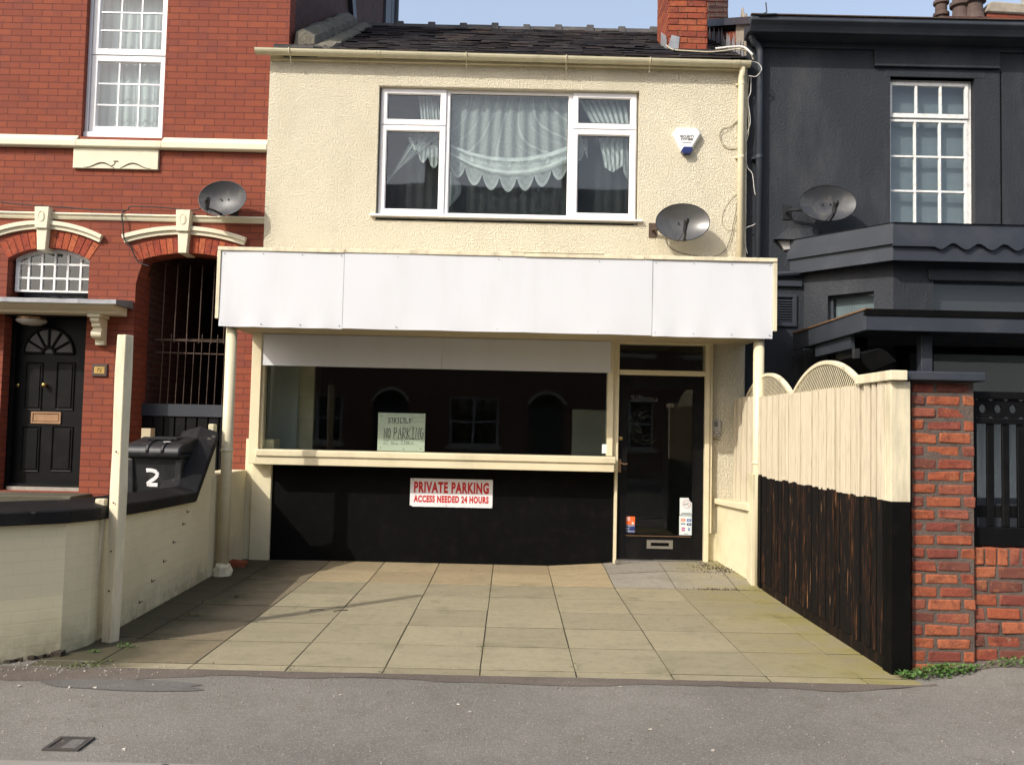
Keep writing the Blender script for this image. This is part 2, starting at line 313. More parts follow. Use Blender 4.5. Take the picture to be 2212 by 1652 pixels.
# ---------------------------------------------------------------- mesh helpers
class MB:
    def __init__(s): s.v = []; s.f = []; s.mi = []; s.cur = 0; s.d = {}
    def add(s, vs, fs):
        b = len(s.v); s.v += [tuple(p) for p in vs]; s.f += [tuple(i+b for i in f) for f in fs]; s.mi += [s.cur]*len(fs); return s
    def box(s, x0, x1, y0, y1, z0, z1, j=0):
        P = [(x0, y0, z0), (x1, y0, z0), (x1, y1, z0), (x0, y1, z0), (x0, y0, z1), (x1, y0, z1), (x1, y1, z1), (x0, y1, z1)]
        if j: P = [(a+random.uniform(-j, j), b+random.uniform(-j, j), c+random.uniform(-j, j)) for a, b, c in P]
        return s.add(P, [(0, 3, 2, 1), (4, 5, 6, 7), (0, 1, 5, 4), (1, 2, 6, 5), (2, 3, 7, 6), (3, 0, 4, 7)])
    def hexa(s, P): return s.add(P, [(0, 3, 2, 1), (4, 5, 6, 7), (0, 1, 5, 4), (1, 2, 6, 5), (2, 3, 7, 6), (3, 0, 4, 7)])
    def prism(s, poly, y0, y1, ax='y'):
        "polygon (a,b) extruded along an axis"
        n = len(poly)
        def p(a, b, t): return {'y': (a, t, b), 'x': (t, a, b), 'z': (a, b, t)}[ax]
        vs = [p(a, b, y0) for a, b in poly]+[p(a, b, y1) for a, b in poly]
        return s.add(vs, [tuple(range(n)), tuple(range(2*n-1, n-1, -1))]+[(i, i+n, (i+1) % n+n, (i+1) % n) for i in range(n)])
    def tube(s, pts, r, n=8, cap=True):
        pts = [Vector(p) for p in pts]; rs = r if isinstance(r, (list, tuple)) else [r]*len(pts)
        vs = []; up = None
        for i, p in enumerate(pts):
            t = (pts[min(i+1, len(pts)-1)]-pts[max(i-1, 0)]).normalized()
            if up is None: up = t.orthogonal().normalized()
            up = (up-t*up.dot(t)); up = up.normalized() if up.length > 1e-6 else t.orthogonal().normalized()
            w = t.cross(up)
            for k in range(n):
                a = 2*math.pi*k/n; vs.append(p+(up*math.cos(a)+w*math.sin(a))*rs[i])
        fs = [(i*n+k, i*n+(k+1) % n, (i+1)*n+(k+1) % n, (i+1)*n+k) for i in range(len(pts)-1) for k in range(n)]
        if cap: fs += [tuple(range(n-1, -1, -1)), tuple((len(pts)-1)*n+k for k in range(n))]
        return s.add(vs, fs)
    def lathe(s, prof, n=24, c=(0, 0, 0), ax='z'):
        vs = []
        for r, h in prof:
            for k in range(n):
                a = 2*math.pi*k/n; x, y = r*math.cos(a), r*math.sin(a)
                q = {'z': (x, y, h), 'y': (x, h, y), 'x': (h, x, y)}[ax]
                vs.append((q[0]+c[0], q[1]+c[1], q[2]+c[2]))
        fs = [(i*n+k, i*n+(k+1) % n, (i+1)*n+(k+1) % n, (i+1)*n+k) for i in range(len(prof)-1) for k in range(n)]
        fs += [tuple(range(n)), tuple((len(prof)-1)*n+k for k in range(n-1, -1, -1))]
        return s.add(vs, fs)
    def grid(s, nu, nv, fn, dens=None):
        b = len(s.v)
        for j in range(nv+1):
            for i in range(nu+1):
                s.v.append(tuple(fn(i/nu, j/nv)))
                if dens: s.d[len(s.v)-1] = dens(i/nu, j/nv)
        for j in range(nv):
            for i in range(nu):
                a = b+j*(nu+1)+i; s.f.append((a, a+1, a+nu+2, a+nu+1)); s.mi.append(s.cur)
        return s
def frame(mb, x0, x1, z0, z1, w, y0, y1, wt=None, wb=None):
    wt = wt or w; wb = wb or w
    mb.box(x0, x0+w, y0, y1, z0, z1); mb.box(x1-w, x1, y0, y1, z0, z1)
    mb.box(x0+w, x1-w, y0, y1, z1-wt, z1); mb.box(x0+w, x1-w, y0, y1, z0, z0+wb); return mb
def sash(mb, x0, x1, z0, z1, w, y0, y1):
    "mitred bevelled frame"
    o = [(x0, z0), (x1, z0), (x1, z1), (x0, z1)]; b = .012
    i1 = [(x0+w-b, z0+w-b), (x1-w+b, z0+w-b), (x1-w+b, z1-w+b), (x0+w-b, z1-w+b)]
    i2 = [(x0+w, z0+w), (x1-w, z0+w), (x1-w, z1-w), (x0+w, z1-w)]
    vs = [(a, y1, c) for a, c in o]+[(a, y0, c) for a, c in o]+[(a, y0, c) for a, c in i1]+[(a, y0+.018, c) for a, c in i2]+[(a, y1, c) for a, c in i2]
    fs = []
    for k in range(5-1):
        for j in range(4): fs.append((k*4+j, k*4+(j+1) % 4, (k+1)*4+(j+1) % 4, (k+1)*4+j))
    return mb.add(vs, fs)
def obj(name, mb, m, parent=None, local=False, bevel=0, smooth=False, seg=1):
    me = bpy.data.meshes.new(name)
    off = (0, 0, 0)
    if parent is not None and not local:
        p = parent; off = Vector((0, 0, 0))
        while p is not None: off = off+p.location; p = p.parent
    me.from_pydata([(v[0]-off[0], v[1]-off[1], v[2]-off[2]) for v in mb.v], [], mb.f)
    ms = m if isinstance(m, (list, tuple)) else [m]
    for x in ms: me.materials.append(M[x] if isinstance(x, str) else x)
    if len(ms) > 1: me.polygons.foreach_set('material_index', mb.mi)
    if mb.d:
        a = me.attributes.new('dens', 'FLOAT', 'POINT')
        for k, v in mb.d.items(): a.data[k].value = v
    me.update()
    import bmesh
    bm = bmesh.new(); bm.from_mesh(me); bmesh.ops.recalc_face_normals(bm, faces=bm.faces); bm.to_mesh(me); bm.free()
    o = bpy.data.objects.new(name, me); COL.objects.link(o)
    if parent is not None: o.parent = parent
    if smooth:
        for p in me.polygons: p.use_smooth = True
    if bevel:
        b = o.modifiers.new('bevel', 'BEVEL'); b.width = bevel; b.segments = seg; b.limit_method = 'ANGLE'; b.angle_limit = R(35)
    return o
def thing(name, label, cat, loc=(0, 0, 0), rot=None, group=None):
    o = bpy.data.objects.new(name, None); COL.objects.link(o); o.location = loc; o.empty_display_size = .1
    if rot: o.rotation_euler = rot
    o['label'] = label; o['category'] = cat
    if group: o['group'] = group
    return o
def tag(o, label, cat, group=None, kind=None):
    o['label'] = label; o['category'] = cat
    if group: o['group'] = group
    if kind: o['kind'] = kind
    return o
def struct(name, mb, m, **k):
    o = obj(name, mb, m, **k); o['kind'] = 'structure'; return o
def text(name, body, m, size, x, y, z, parent, local=False, sx=1.0, bold=0.0, rot=(R(90), 0, 0), align='CENTER', ext=.0008, sp=1.0):
    cu = bpy.data.curves.new(name, 'FONT'); cu.body = body; cu.size = size; cu.align_x = align; cu.extrude = ext; cu.offset = bold; cu.space_character = sp
    cu.resolution_u = 3
    t = bpy.data.objects.new(name, cu); COL.objects.link(t); bpy.context.view_layer.update()
    me = bpy.data.meshes.new_from_object(t); COL.objects.unlink(t); bpy.data.objects.remove(t)
    me.transform(Matrix.Translation((x, y, z)) @ Matrix.Rotation(rot[2], 4, 'Z') @ Matrix.Rotation(rot[0], 4, 'X') @ Matrix.Diagonal((sx, 1, 1, 1)))
    mb = MB(); mb.v = [tuple(v.co) for v in me.vertices]; mb.f = [tuple(p.vertices) for p in me.polygons]; mb.mi = [0]*len(mb.f)
    return obj(name, mb, m, parent, local)
def wall(mb, x0, x1, z0, z1, holes, y0, y1, fn=None):
    "wall slab in x/z with holes (x0,x1,zb,ztop or function); curved heads are sampled"
    xs = {x0, x1}
    for h in holes:
        xs |= {h[0], h[1]}
        if callable(h[3]) or (len(h) > 4): xs |= {h[0]+(h[1]-h[0])*i/16 for i in range(17)}
    xs = sorted(x for x in xs if x0 <= x <= x1)
    ev = lambda t, x: t(x) if callable(t) else t
    for a, b in zip(xs, xs[1:]):
        m = (a+b)/2; hs = sorted([h for h in holes if h[0] < m < h[1]], key=lambda h: ev(h[2], m))
        lo = (z0, z0)
        for h in hs+[None]:
            hi = (z1, z1) if h is None else (ev(h[2], a), ev(h[2], b))
            if hi[0] > lo[0]+1e-5 or hi[1] > lo[1]+1e-5:
                mb.add([(a, y0, lo[0]), (b, y0, lo[1]), (b, y0, hi[1]), (a, y0, hi[0]), (a, y1, lo[0]), (b, y1, lo[1]), (b, y1, hi[1]), (a, y1, hi[0])],
                       [(0, 1, 2, 3), (7, 6, 5, 4), (3, 2, 6, 7), (1, 0, 4, 5)])
            if h is not None: lo = (ev(h[3], a), ev(h[3], b))
    for h in holes:
        for x in (h[0], h[1]):
            zb, zt = ev(h[2], x), ev(h[3], x)
            mb.add([(x, y0, zb), (x, y1, zb), (x, y1, zt), (x, y0, zt)], [(0, 1, 2, 3)])
    for x in (x0, x1): mb.add([(x, y0, z0), (x, y1, z0), (x, y1, z1), (x, y0, z1)], [(0, 1, 2, 3)])
    return mb
def arc_pts(xa, xb, zs, rise, n=20):
    "segmental arc from (xa,zs) to (xb,zs)"
    w = (xb-xa)/2; r = (w*w+rise*rise)/(2*rise); cx = (xa+xb)/2; cz = zs+rise-r
    a0 = math.asin(w/r)
    return [(cx+r*math.sin(-a0+2*a0*i/n), cz+r*math.cos(-a0+2*a0*i/n)) for i in range(n+1)], (cx, cz, r, a0)
def arc_fn(xa, xb, zs, rise):
    _, (cx, cz, r, a0) = arc_pts(xa, xb, zs, rise)
    return lambda x: cz+math.sqrt(max(0, r*r-(x-cx)**2))
def sstep(a, b, x):
    t = max(0, min(1, (x-a)/(b-a))); return t*t*(3-2*t)
def zg(x, y): return .10*sstep(2.45, 3.4, x)
FY = 9.80   # shop facade
PX0, PX1, PYF = -2.62, 2.56, 5.50
# ================================================================ ground
mb = MB(); mb.box(-400, 400, -400, 400, -.5, -.14); struct('ground', mb, 'soil')
mb = MB(); mb.grid(60, 30, lambda u, v: (-30+60*u, -6.5+10.4*v, -.11+.02*(1-abs(2*v-1)))); struct('road', mb, 'road')
def pv(u, v):
    x, y = -24+48*u, 4.0+5.9*v
    return (x, y, -.014 if (abs(x) < 2.57 and y > 5.45) else zg(x, 0)-.004)
mb = MB(); mb.grid(240, 59, pv); struct('pavement', mb, 'asph', smooth=True)
mb = MB()
x = -24.0
while x < 24:
    w = .9
    a, b = zg(x, 0), zg(x+w, 0)
    mb.hexa([(x+.004, 3.88, -.2), (x+w-.004, 3.88, -.2), (x+w-.004, 4.01, -.2), (x+.004, 4.01, -.2), (x+.004, 3.88, a), (x+w-.004, 3.88, b), (x+w-.004, 4.01, b), (x+.004, 4.01, a)]); x += w
struct('kerb', mb, 'kerb', bevel=.012)
mb = MB(); mb.box(-30, 30, -9.5, -6.5, -.14, 0); struct('far_pavement', mb, 'asph')
def zs(x, y): return .105*sstep(8.5, 9.75, y)*sstep(.7, 1.5, x)+.02*sstep(8.6, 9.8, y)
mb = MB()
rows = [5.50, 5.64, 6.24, 6.84, 7.44, 8.04, 8.64, 9.24, 9.86]
x_j = G(1246, 1461)[0]
for r in range(len(rows)-1):
    x = x_j-.6*6
    while x < 2.6:
        xa, xb = max(x, -2.95), min(x+.6, 2.6)
        if xb-xa > .06:
            y0, y1 = rows[r], rows[r+1]; g = .0035; t = random.uniform(-.001, .0015)
            mb.cur = 0
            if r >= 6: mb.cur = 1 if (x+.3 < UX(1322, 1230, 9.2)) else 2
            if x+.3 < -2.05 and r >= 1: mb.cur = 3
            gy = random.uniform(.010, .015); g = random.uniform(.0025, .005); q = [(xa+g, y0+gy), (xb-g, y0+gy+random.uniform(-.002, .002)), (xb-g, y1-gy), (xa+g, y1-gy)]
            mb.hexa([(a, b, -.04) for a, b in q]+[(a, b, zs(a, b)+t+random.uniform(-.0005, .0008)) for a, b in q])
        x += .6
struct('paving', mb, ['pav', 'pavy', 'pavg', 'pavd'], bevel=.002)
mb = MB(); gx_ = [-2.98]+[x_j+.6*k for k in range(-6, 8) if -2.98 < x_j+.6*k < 2.6]+[2.6]; rb = [5.51]+rows[1:]
for y0, y1 in zip(rb, rb[1:]):
    for a, b in zip(gx_, gx_[1:]): mb.add([(a, y0, zs(a, y0)-.0045), (b, y0, zs(b, y0)-.0045), (b, y1, zs(b, y1)-.0045), (a, y1, zs(a, y1)-.0045)], [(0, 1, 2, 3)])
struct('paving_bed', mb, 'mossbed')
# ragged tar joint between paving and tarmac
def ragged(name, m, pts_out, pts_in, z=-.001):
    mb = MB(); n = len(pts_out)
    mb.add([(a, b, zg(a, b)+z) for a, b in pts_out]+[(a, b, zg(a, b)+z) for a, b in pts_in], [(i, i+1, n+i+1, n+i) for i in range(n-1)])
    return struct(name, mb, m)
n = 90; xs = [-2.55+5.2*i/n for i in range(n+1)]
rf = random.Random(3); w0 = [rf.uniform(-1, 1) for _ in range(100)]
po = [(x, 5.40-.055*sstep(-3, 0, x)*abs(math.sin(x*1.7+1))-.03*math.sin(x*5.1)*math.sin(x*2.3)+.008*w0[i]) for i, x in enumerate(xs)]
po = [(x, y*sstep(2.6, 1.9, x)+5.47*(1-sstep(2.6, 1.9, x)) if x > 1.8 else y) for x, y in po]
pi_ = [(x, 5.506+.006*w0[i]) for i, x in enumerate(xs)]
ragged('tar_joint', 'asphd', po, pi_)
cx, cy = G(270, 1478)
def blob(name, m, cx, cy, rx, ry, seed, z=0, jag=.12, kind='structure'):
    rr = random.Random(seed); n = 60; ph = [rr.uniform(0, 6.28) for _ in range(6)]
    mb = MB(); vs = [(cx, cy, zg(cx, cy)+z)]
    for i in range(n):
        a = 2*math.pi*i/n; k = 1+sum(jag/(j+1)*math.sin((j+2)*a+ph[j]) for j in range(6))+rr.uniform(-.02, .02)
        x, y = cx+rx*k*math.cos(a), cy+ry*k*math.sin(a); vs.append((x, y, zg(x, y)+z))
    mb.add(vs, [(0, 1+i, 1+(i+1) % n) for i in range(n)]); o = obj(name, mb, m); o['kind'] = kind; return o
blob('tarmac_patch', 'asphp', cx, cy, .50, .10, 5)
a, b = G(105, 1452); blob('dirt_patch', 'asphd', a, b, .75, .17, 8, z=-.0015, jag=.2)
a, b = G(2170, 1455); blob('dirt_patch', 'asphd', a, b, .55, .22, 11, z=-.0015, jag=.2)
# utility cover in the pavement
c = [G(*p, zg(0, 0)) for p in ((112, 1621), (124+68, 1592.5), (186-14, 1619), (112, 1592))]
ux, uy = G(149, 1606)
t = thing('utility_cover', 'small square metal cover set in the tarmac pavement', 'drain cover', (ux, uy, 0))
mb = MB(); s = .084
frame(mb2 := MB(), -s, s, -s, s, .018, 0, 1)
mb2.v = [(a, c_, .006 if b > .5 else -.004) for a, b, c_ in mb2.v]; obj('rim', mb2, 'iron', t, local=True)
mb = MB(); mb.box(-s+.016, s-.016, -s+.016, s-.016, -.008, .001); obj('lid', mb, 'iron', t, local=True); mb = MB(); mb.box(-.01, s-.026, -s+.03, s-.03, .001, .003); obj('concrete_infill', mb, 'asphp', t, local=True)
# ================================================================ shop building
SX0, SX1 = -2.64, 2.60
shop = thing('shop_building', 'two storey cream roughcast shop with wide upstairs window and black panelled shopfront', 'shop', (0, FY, 0))
# --- upper window opening
wx0 = (UX(818, 190, FY)+UX(812, 470, FY))/2; wx1 = (UX(1382, 200, FY)+UX(1377, 478, FY))/2
wz0 = UZ(1097, 481, FY); wz1 = UZ(1100, 192, FY)
zt = UZ(1106, 143, FY)          # underside of the smooth band
ZR = UZ(1106, 122, 9.68)        # roof edge / gutter centre
ux0 = (UX(583, 135, FY)+UX(570, 530, FY))/2; ux1 = UX(1613, 350, FY)
mb = MB(); wall(mb, ux0, ux1, 3.0, zt+.10, [(wx0, wx1, wz0, wz1)], FY, FY+.28); obj('upper_wall', mb, 'rough', shop, bevel=.012, seg=2)
mb = MB(); mb.box(ux0+.005, ux1-.01, FY-.035, FY+.01, zt, zt+.11); obj('eaves_band', mb, 'creamr', shop, bevel=.006)
# side and rear walls, floors, ceilings (hollow building, rooms behind the glass)
mb = MB(); mb.box(-3.05, -2.87, 10.085, 15, -.1, 2.8); mb.box(SX0, SX0+.2, 10.085, 15, 2.801, 5.6); mb.box(-3.05, SX0, 14.8, 15, -.1, 2.8); mb.box(SX1-.2, SX1, 10.085, 15, -.1, 5.6); mb.box(SX0+.2, SX1-.2, 14.8, 15, -.1, 5.6); obj('party_wall', mb, 'cement', shop)
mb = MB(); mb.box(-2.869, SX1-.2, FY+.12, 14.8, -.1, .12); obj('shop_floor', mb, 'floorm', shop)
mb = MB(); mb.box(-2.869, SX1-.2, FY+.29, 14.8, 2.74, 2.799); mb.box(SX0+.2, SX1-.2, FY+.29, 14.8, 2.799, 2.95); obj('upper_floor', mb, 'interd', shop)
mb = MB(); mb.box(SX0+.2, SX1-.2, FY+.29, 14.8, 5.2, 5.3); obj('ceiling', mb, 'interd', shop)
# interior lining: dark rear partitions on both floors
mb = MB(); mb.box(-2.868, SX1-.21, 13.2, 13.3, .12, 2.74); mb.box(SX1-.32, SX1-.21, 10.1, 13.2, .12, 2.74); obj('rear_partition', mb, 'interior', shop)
S1_ = lambda x, y: (426.7+.3616*x, 640.1+.3616*y)
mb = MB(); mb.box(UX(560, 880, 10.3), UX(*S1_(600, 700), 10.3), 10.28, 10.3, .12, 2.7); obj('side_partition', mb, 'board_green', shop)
mb = MB(); mb.box(UX(*S1_(598, 700), 10.4), UX(*S1_(695, 700), 10.4), 10.36, 10.42, .12, 2.7); obj('door_lining', mb, 'creamr', shop)
mb = MB(); mb.box(UX(1236, 920, 10.2), UX(1330, 920, 10.2), 10.2, 10.22, .12, UZ(1270, 885, 10.2)); obj('reflection_panel', mb, 'reflect_pale', shop)  # added panel imitating a pale reflection at the right end of the glass
# --- roof
RY0, RY1 = 9.73, 12.5; RZ0 = ZR+.03; RZ1 = UZ(1106, 67, RY1)
def roofz(y): return RZ0+(RZ1-RZ0)*(y-RY0)/(RY1-RY0)
mb = MB()
mb.hexa([(SX0+.1, RY0, RZ0-.06), (SX1, RY0, RZ0-.06), (SX1, RY1, RZ1-.06), (SX0+.1, RY1, RZ1-.06), (SX0+.1, RY0, RZ0-.02), (SX1, RY0, RZ0-.02), (SX1, RY1, RZ1-.02), (SX0+.1, RY1, RZ1-.02)])
mb.hexa([(SX0+.1, RY1, RZ1-.06), (SX1, RY1, RZ1-.06), (SX1, 15.2, RZ0-.06), (SX0+.1, 15.2, RZ0-.06), (SX0+.1, RY1, RZ1-.02), (SX1, RY1, RZ1-.02), (SX1, 15.2, RZ0-.02), (SX0+.1, 15.2, RZ0-.02)])
roof = obj('roof', mb, 'slate', shop)
mb = MB(); dy, dz = RY1-RY0, RZ1-RZ0; L = math.hypot(dy, dz); ty, tz = dy/L, dz/L; rr = random.Random(5)
ng = 21; g = L/ng
for r in range(ng):
    x = SX0+.12-rr.uniform(0, .25)
    while x < SX1:
        w = rr.uniform(.20, .27); a = max(x, SX0+.1)+.002; b = min(x+w, SX1)-.002
        if b > a+.02:
            s0 = r*g-.03+rr.uniform(-.012, .010); s1 = (r+1)*g+.05; th = rr.uniform(.006, .016); l = .022+rr.uniform(0, .012); tl = rr.uniform(-.006, .006)
            P = []
            for (xx, s, h) in ((a, s0, l), (b, s0, l+tl), (b, s1, .001), (a, s1, .001), (a, s0, l+th), (b, s0, l+th+tl), (b, s1, .006), (a, s1, .006)):
                P.append((xx, RY0+ty*s-tz*h, RZ0+tz*s+ty*h))
            mb.hexa(P)
        x += w
obj('slates', mb, 'slate', roof)
mb = MB(); x = SX0+.45; rr = random.Random(9)
while x < 2.0:
    j = rr.uniform(-.008, .008)
    mb.prism([(RY1-.14, RZ1-.07+j), (RY1-.04, RZ1+.055+j), (RY1, RZ1+.075+j), (RY1+.04, RZ1+.055+j), (RY1+.14, RZ1-.07+j)], x, x+.46, 'x')
    mb.prism([(RY1-.15, RZ1-.06+j), (RY1-.05, RZ1+.085+j), (RY1, RZ1+.11+j), (RY1+.05, RZ1+.085+j), (RY1+.15, RZ1-.06+j)], x+.40, x+.50, 'x'); x += .46
obj('ridge_tiles', mb, 'ridge', roof, bevel=.006)
# mortared verge with a raised fillet on the left
mb = MB(); rr = random.Random(2); n = 26
def verge(mb, xoff0, xoff1, h0, h1, y0, y1, jit):
    ring = []
    for i in range(n+1):
        y = y0+(y1-y0)*i/n; z = roofz(y); j = lambda: rr.uniform(-jit, jit)
        ring.append([(xoff0+j()*.3, y, z-.03), (xoff0+.02+j(), y, z+h0+j()), ((xoff0+xoff1)/2+j(), y, z+max(h0, h1)+.02+j()), (xoff1+j(), y, z+h1+j()), (xoff1+.02+j(), y, z-.01)])
    b = len(mb.v); mb.v += [p for r_ in ring for p in r_]
    for i in range(n):
        for k in range(4): mb.f.append((b+i*5+k, b+i*5+k+1, b+(i+1)*5+k+1, b+(i+1)*5+k)); mb.mi.append(0)
    mb.f.append(tuple(b+k for k in range(5))); mb.mi.append(0)
verge(mb, SX0+.02, SX0+.26, .20, .14, 9.95, RY1+.02, .016)
verge(mb, SX0+.28, SX0+.50, .05, .05, 9.74, RY1, .014)
obj('verge_fillet', mb, 'mortar', roof)
mb = MB(); mb.box(SX0-.02, SX0+.5, 9.73, 10.0, RZ0+.02, RZ0+.06, .006); mb.box(SX0-.12, SX0+.33, 9.67, 9.9, RZ0+.01, RZ0+.045, .006); mb.box(SX0-.03, SX0+.36, 9.74, 9.9, RZ0-.06, RZ0+.01, .006); obj('eaves_slab', mb, 'ridge', roof)
# --- gutter and downpipe
gx0, gx1 = UX(553, 105, 9.69), UX(1620, 137, 9.69); gz = UZ(1106, 128, 9.69); gf = .02
def gut(x): return gz-.012*(x-0)/2.6
mb = MB(); pr = [(math.cos(a)*.058, math.sin(a)*.058) for a in [R(180+i*18) for i in range(11)]]
po = [(RY_+9.565, zz) for RY_, zz in pr]+[(9.565-.052+0*.1, .0) for _ in range(0)]
outer = pr; inner = [(a*.88, b*.88) for a, b in reversed(pr)]
poly = [(9.685+a, b) for a, b in outer+inner]
vs = []; nn = len(poly)
for x in (gx0, gx1): vs += [(x, a, gut(x)+.03+b) for a, b in poly]
mb.add(vs, [(i, i+nn, (i+1) % nn+nn, (i+1) % nn) for i in range(nn)])
for x in (gx0, gx1-.004): mb.prism([(9.685+a, gut(x)+.03+b) for a, b in outer], x, x+.004, 'x')
gutter = obj('gutter', mb, 'gutter', shop)
mb = MB()
for px in (627, 1008, 1223, 1404):
    x = UX(px, 115, 9.69); z = gut(x)+.03
    ring = [(x, 9.685+math.cos(a)*.063, z+math.sin(a)*.063) for a in [R(175+i*19) for i in range(11)]]
    mb = MB(); mb.tube(ring, .007, 5); mb.tube([(x, 9.69, z-.06), (x+.004, 9.72, z-.12), (x+.004, 9.765, z-.10)], .007, 5)
    obj('bracket', mb, 'gutter', gutter)
for px in (817, 1590):
    x = UX(px, 115, 9.69); z = gut(x)+.03
    mb = MB(); mb.prism([(9.685+a*1.1, z+b*1.1) for a, b in outer], x-.03, x-.01, 'x'); mb.prism([(9.685+a*1.05, z+b*1.05) for a, b in outer], x-.01, x+.01, 'x'); mb.prism([(9.685+a*1.1, z+b*1.1) for a, b in outer], x+.01, x+.03, 'x')
    obj('joint_collar', mb, 'gutter', gutter)
dx = UX(1602.5, 340, 9.70)
mb = MB(); mb.tube([(dx, 9.69, gz-.02), (dx, 9.745, gz-.13), (dx, 9.745, gz-.2), (dx, 9.745, 2.9)], .036, 14); dp = obj('downpipe', mb, 'pipe', shop, smooth=True)
mb = MB(); zc = UZ(1600, 322+14, 9.7)
for z in (zc, gz-.2, 3.45): mb = MB(); mb.lathe([(.0395, z-.015), (.0395, z+.015)], 14, (dx, 9.745, 0)); mb.box(dx-.055, dx+.03, 9.77, 9.8, z-.01, z+.01); obj('pipe_clip', mb, 'pipe', dp)
# --- upstairs window
W0, W1 = wx0+.012, wx1-.012; WY = FY+.075
T3 = lambda x, y: (802.2+.27007*x, 170.7+.27007*y)
WB = UZ(*T3(1093, 1118), WY); WT = UZ(*T3(1093, 90), WY); WH = WT-WB; 
m1 = UX(*T3(593, 590), WY); m2 = UX(*T3(1603, 590), WY)
win = MB(); frame(win, W0, W1, WB, WT, .022, WY, WY+.06); win.box(m1-.014, m1+.014, WY, WY+.06, WB+.022, WT-.022); win.box(m2-.014, m2+.014, WY, WY+.06, WB+.022, WT-.022)
trz = WT-.295*WH
win.box(W0+.022, m1-.014, WY, WY+.06, trz-.012, trz+.012); win.box(m2+.014, W1-.022, WY, WY+.06, trz-.012, trz+.012)
uw = obj('window', win, 'upvc', shop, bevel=.003)
def casement(x0, x1, z0, z1, w, y, par):
    mb = MB(); sash(mb, x0, x1, z0, z1, w, y, y+.05); o = obj('sash', mb, 'upvc', par)
    mb = MB(); mb.box(x0+w-.004, x1-w+.004, y+.026, y+.03, z0+w-.004, z1-w+.004); obj('pane', mb, 'glassup', o)
    mb = MB(); frame(mb, x0+w-.001, x1-w+.001, z0+w-.001, z1-w+.001, .007, y+.0195, y+.0245); obj('gasket', mb, 'black', o)
    return o
casement(W0+.018, m1-.006, trz+.006, WT-.018, .066, WY-.022, uw); casement(W0+.018, m1-.006, WB+.02, trz-.006, .066, WY-.022, uw)
casement(m2+.006, W1-.018, trz+.006, WT-.018, .066, WY-.022, uw); casement(m2+.006, W1-.018, WB+.02, trz-.006, .066, WY-.022, uw)
casement(m1+.012, m2-.012, WB+.018, WT-.018, .036, WY-.004, uw)
mb = MB(); mb.prism([(FY-.05, WB-.028), (FY-.05, WB-.004), (WY+.02, WB+.008), (WY+.02, WB-.028)], wx0-.06, wx1+.05, 'x'); obj('window_sill', mb, 'upvc', uw, bevel=.004)
# --- net curtains upstairs
CY = WY+.10
def foldf(ph): return .5+.5*math.sin(ph)
cxm = (m1+m2)/2; cw = (m2-m1)
def swag_bot(u): return trz-.10*WH-.33*WH*(1-(2*u-1)**2)**.8   # hem line of the pouffe
SW = MB()
def swf(u, v):
    zb = WT-.075*WH-(.50*WH)*(1-.30*(2*u-1)**2); zt_ = WT-.03
    uu = .5+(u-.5)*(1+.25*(v**1.5)); x = m1+cw*(uu); z = zt_+(zb-zt_)*v
    return (x, CY+.012*math.sin(u*70+v*v*8*(u-.5))+.03*v, z)
def swd(u, v):
    a = u-.5; ph = 26*a*(1-.5*v*v)+1.5*math.sin(v*3+a*6); l = abs(math.sin(ph)); l2 = abs(math.sin(ph*2.3+1)); return min(1, .34+.5*(1-min(1, l*5))+.3*(1-min(1, l2*6))*(1 if int(ph*2.3) % 2 else .3)+.08*l+.35*sstep(.9, 1, v))
def swd_old(u, v):
    a = (u-.5); ph = 58*a*(1-.55*v*v)+3*math.sin(v*4+a*9)
    return max(0, min(1, .12+.5*max(0, math.sin(ph))**3+.25*max(0, math.sin(ph*2.3+1))**4+.45*sstep(.86, 1, v)))
SW.grid(180, 40, swf, swd)
def band(mb, u0, u1, zfun, hgt, sc_n, d0, x0, w, yo=0.02):
    def f(u, v):
        t = u; zt_ = zfun(t); sc = abs(math.sin(math.pi*sc_n*t))**.6
        return (x0+w*t, CY+yo+.006*math.sin(40*t), zt_-v*(hgt*(.45+.55*sc)))
    def d(u, v): return d0+(.25 if v > .9 else .1*math.sin(90*u)*math.sin(20*v))+(.3 if v < .08 else 0)
    mb.grid(160, 12, f, d)
zf = lambda t: WT-.075*WH-.47*WH*(1-.30*(2*t-1)**2)
band(SW, 0, 1, zf, .225*WH, 7.0, .42, m1+.02, cw-.04)
band(SW, 0, 1, lambda t: zf(t)+.035*WH*math.sin(t*3), .028*WH, 0.5, .75, m1+.02, cw-.04, -.01)
band(SW, 0, 1, lambda t: zf(t)-.06*WH-.01*WH*t, .022*WH, 0.5, .7, m1+.02, cw-.04, -.012)
band(SW, 0, 1, lambda t: zf(t)+.02*WH, .13*WH, 0.5, .3, m1+.02, cw-.04, .03)
